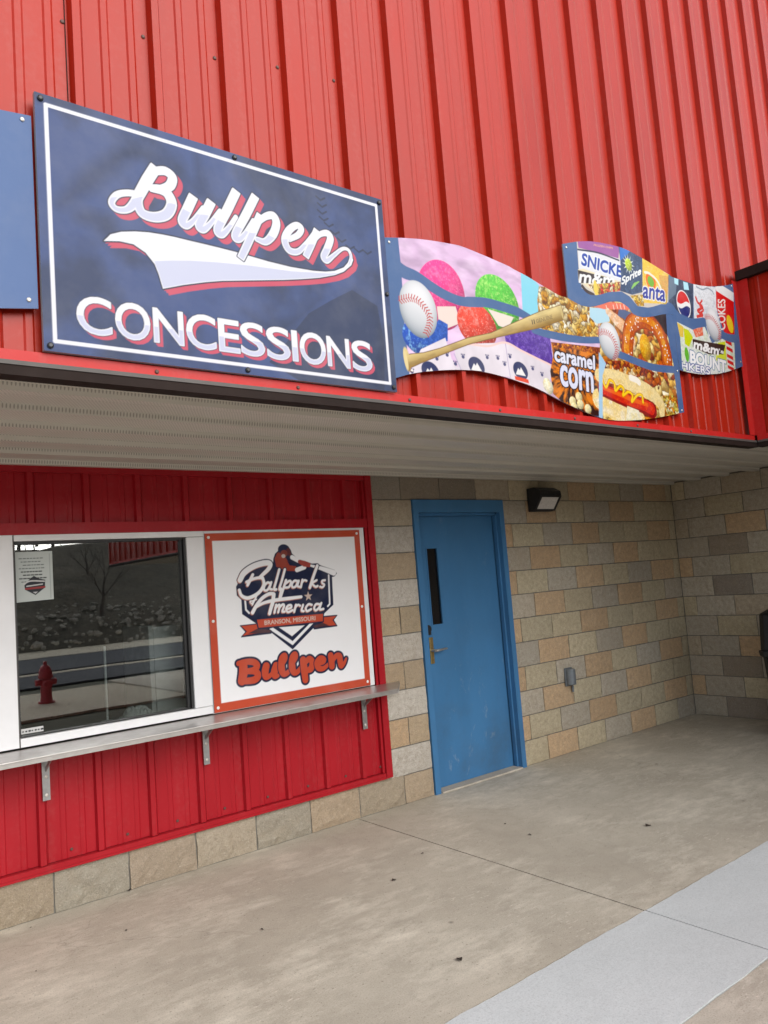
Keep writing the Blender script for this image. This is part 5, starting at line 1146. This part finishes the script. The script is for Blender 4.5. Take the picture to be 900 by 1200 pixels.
# ---- weatherproof outlet
t_ = thing('outlet_cover', 'small grey weatherproof outlet cover low on the block wall right of the door', 'outlet', (65.4, 0, 22.6))
m = MB(); m.box(63.2, 67.2, -.9, -.3, 22.6, 28.9); m.build('back_plate', M['grey_box'], t_, bevel=.2)
m = MB(); pr = [(63.4, -.91)]+[(65.2-1.8*math.cos(k*math.pi/10), -1.3-2.0*math.sin(k*math.pi/10)) for k in range(11)]+[(67.0, -.91)]
m.prism(pr, 2, 23.1, 28.5); m.build('hood', M['grey_box'], t_, bevel=.25)
m = MB(); m.tube([(66.6, -.9, 22.5), (66.6, -.75, 20.4)], .42, 8); m.build('cord_stub', M['grey_box'], t_)

# ---- litter bin in the dark corner
t_ = thing('litter_bin', 'black hooded litter bin standing against the shaded side wall at right edge', 'litter bin', (127.6, -55, 0))
cx, cy = 127.0, -55.0
def frus(mb, w0, w1, z0, z1):
    V = [];
    for w_, z in ((w0, z0), (w1, z1)):
        c_ = w_*.22
        for sx, sy in ((-1,-1),(1,-1),(1,1),(-1,1)):
            pts = [(sx*w_, sy*(w_-c_)), (sx*(w_-c_), sy*w_)]
            if sx*sy > 0: pts = pts
            else: pts = pts[::-1]
            V += [(cx+p[0], cy+p[1], z) for p in pts]
    n = 8; mb.add(V, [tuple(range(7, -1, -1)), tuple(range(8, 16))]+[(i, (i+1) % 8, (i+1) % 8+8, i+8) for i in range(8)])
m = MB(); frus(m, 10.0, 11.4, .4, 27.6); m.build('body', M['black'], t_, bevel=.3)
m = MB(); frus(m, 12.2, 12.4, 27.8, 29.8); m.build('rim', M['black'], t_, bevel=.25)
m = MB(); frus(m, 11.8, 11.2, 29.9, 42.2); frus(m, 11.2, 7.0, 42.25, 45.0); hood_ = m.build('hood', M['black'], t_, bevel=.3)
m = MB(); m.box(cx-12.3, cx-11.75, cy-6, cy+6, 33.0, 39.0); m.build('flap', M['gasket'], hood_, bevel=.1)

# ---- things just inside the window
t_ = thing('counter_worktop', 'dark worktop behind the serving window glass', 'worktop', (-95, 18, 36))
m = MB(); m.box(-200, -17, 5.3, 30, 34.6, 35.6); m.build('top', plain('worktop_laminate', (.10, .085, .07), .5), t_); m = MB(); m.box(-200, -17, 6, 29, .1, 34.5); m.build('front', M['dark_room'], t_)
t_ = thing('white_cabinet', 'white cabinet standing on the worktop at the right side inside the window', 'cabinet', (-68, 16, 35.6))
m = MB(); m.box(-79.4, -60, 9.5, 27, 35.7, 57.0); m.build('body', M['cabinet'], t_, bevel=.25); m = MB(); m.box(-80.6, -79.5, 9.3, 27.2, 35.7, 57.4); m.build('door', M['cabinet'], t_, bevel=.2)
m = MB(); m.tube([(-90.6, 12, 35.7), (-90.6, 12, 53.5)], .28, 8); m.lathe([(1.6, 35.65), (1.6, 35.9), (.4, 36.1)], (-90.6, 12, 0), 14); 
tag(m.build('upright_rod', M['paper'], None), 'thin white upright rod standing on the worktop behind the glass', 'rod')
def crumple(x0, x1, y0, y1, z0, h, seed):
    q = MB(); n = 16; r_ = np.random.RandomState(seed); V = []; F = []
    for j in range(n):
        for i in range(n):
            u = i/(n-1); v = j/(n-1); e = min(u, 1-u, v, 1-v)*4; V.append((x0+(x1-x0)*u+r_.uniform(-.2, .2), y0+(y1-y0)*v+r_.uniform(-.2, .2), z0+min(1, e)*h*(.4+.6*r_.rand())))
    for j in range(n-1):
        for i in range(n-1): a_ = j*n+i; F.append((a_, a_+1, a_+n+1, a_+n))
    return q.add(V, F)
tag(crumple(-88, -79.9, 7.5, 12.5, 35.7, 3.0, 3).build('paper_wrapper', M['paper'], None, recalc=False), 'crumpled pale paper wrapper lying on the worktop inside the window', 'wrapper')

# ---- dead leaves and bits on the concrete
def leaf(x, y, s, rz, label):
    q = MB(); V = []; F = []; n = 7
    for i in range(n):
        t = i/(n-1); w_ = s*.34*math.sin(math.pi*min(1, t*1.05+.02))**.8; h = .12+s*.16*math.sin(t*5)*.6
        V += [(s*(t-.5), -w_, h+.18*w_), (s*(t-.5), 0, h*.6+.05), (s*(t-.5), w_, h+.28*w_)]
    for i in range(n-1):
        for k in range(2): a_ = i*3+k; F.append((a_, a_+3, a_+4, a_+1))
    c_, s_ = math.cos(rz), math.sin(rz)
    q.add([(x+a*c_-b*s_, y+a*s_+b*c_, z+.06) for a, b, z in V], F)
    tag(q.build('dead_leaf', M['leaf'], None, recalc=False), label, 'leaf', 'dead leaves on the concrete')
LV = [(12.80,-63.04),(-63.80,-76.79),(-34.84,-34.18),(-7.24,-34.65),(-9.77,-45.11),(-49.23,-41.51),(-117.15,-24.49),(-112.88,-3.63),(-99.53,-20.41),(-80.97,-40.82),(-36.02,3.07),(-91.70,0.23)]
names = ['curled dark leaf on the concrete right of the joint, nearest the pale strip', 'dark leaf lying alone at the bottom centre near the pale strip', 'small dark leaf left of the joint below the door', 'tiny dark leaf in front of the blue door', 'tiny dark leaf just right of the one before the door', 'pale brown leaf bit on the concrete below the serving shelf end',
 'dark speck of leaf in the bottom left corner', 'dark leaf crumb near the left edge under the block course', 'dark leaf crumb below the second base block', 'small leaf lying alone in the middle of the lower concrete', 'small twiggy leaf against the base course near the joint', 'dark leaf lodged against the base course under the left bracket']
for k, ((x, y), s_, nm) in enumerate(zip(LV, (1.9, 1.6, .8, .7, .9, 1.3, .55, .5, .6, .7, 1.5, 1.7), names)): leaf(x, y, s_, k*1.3, nm)
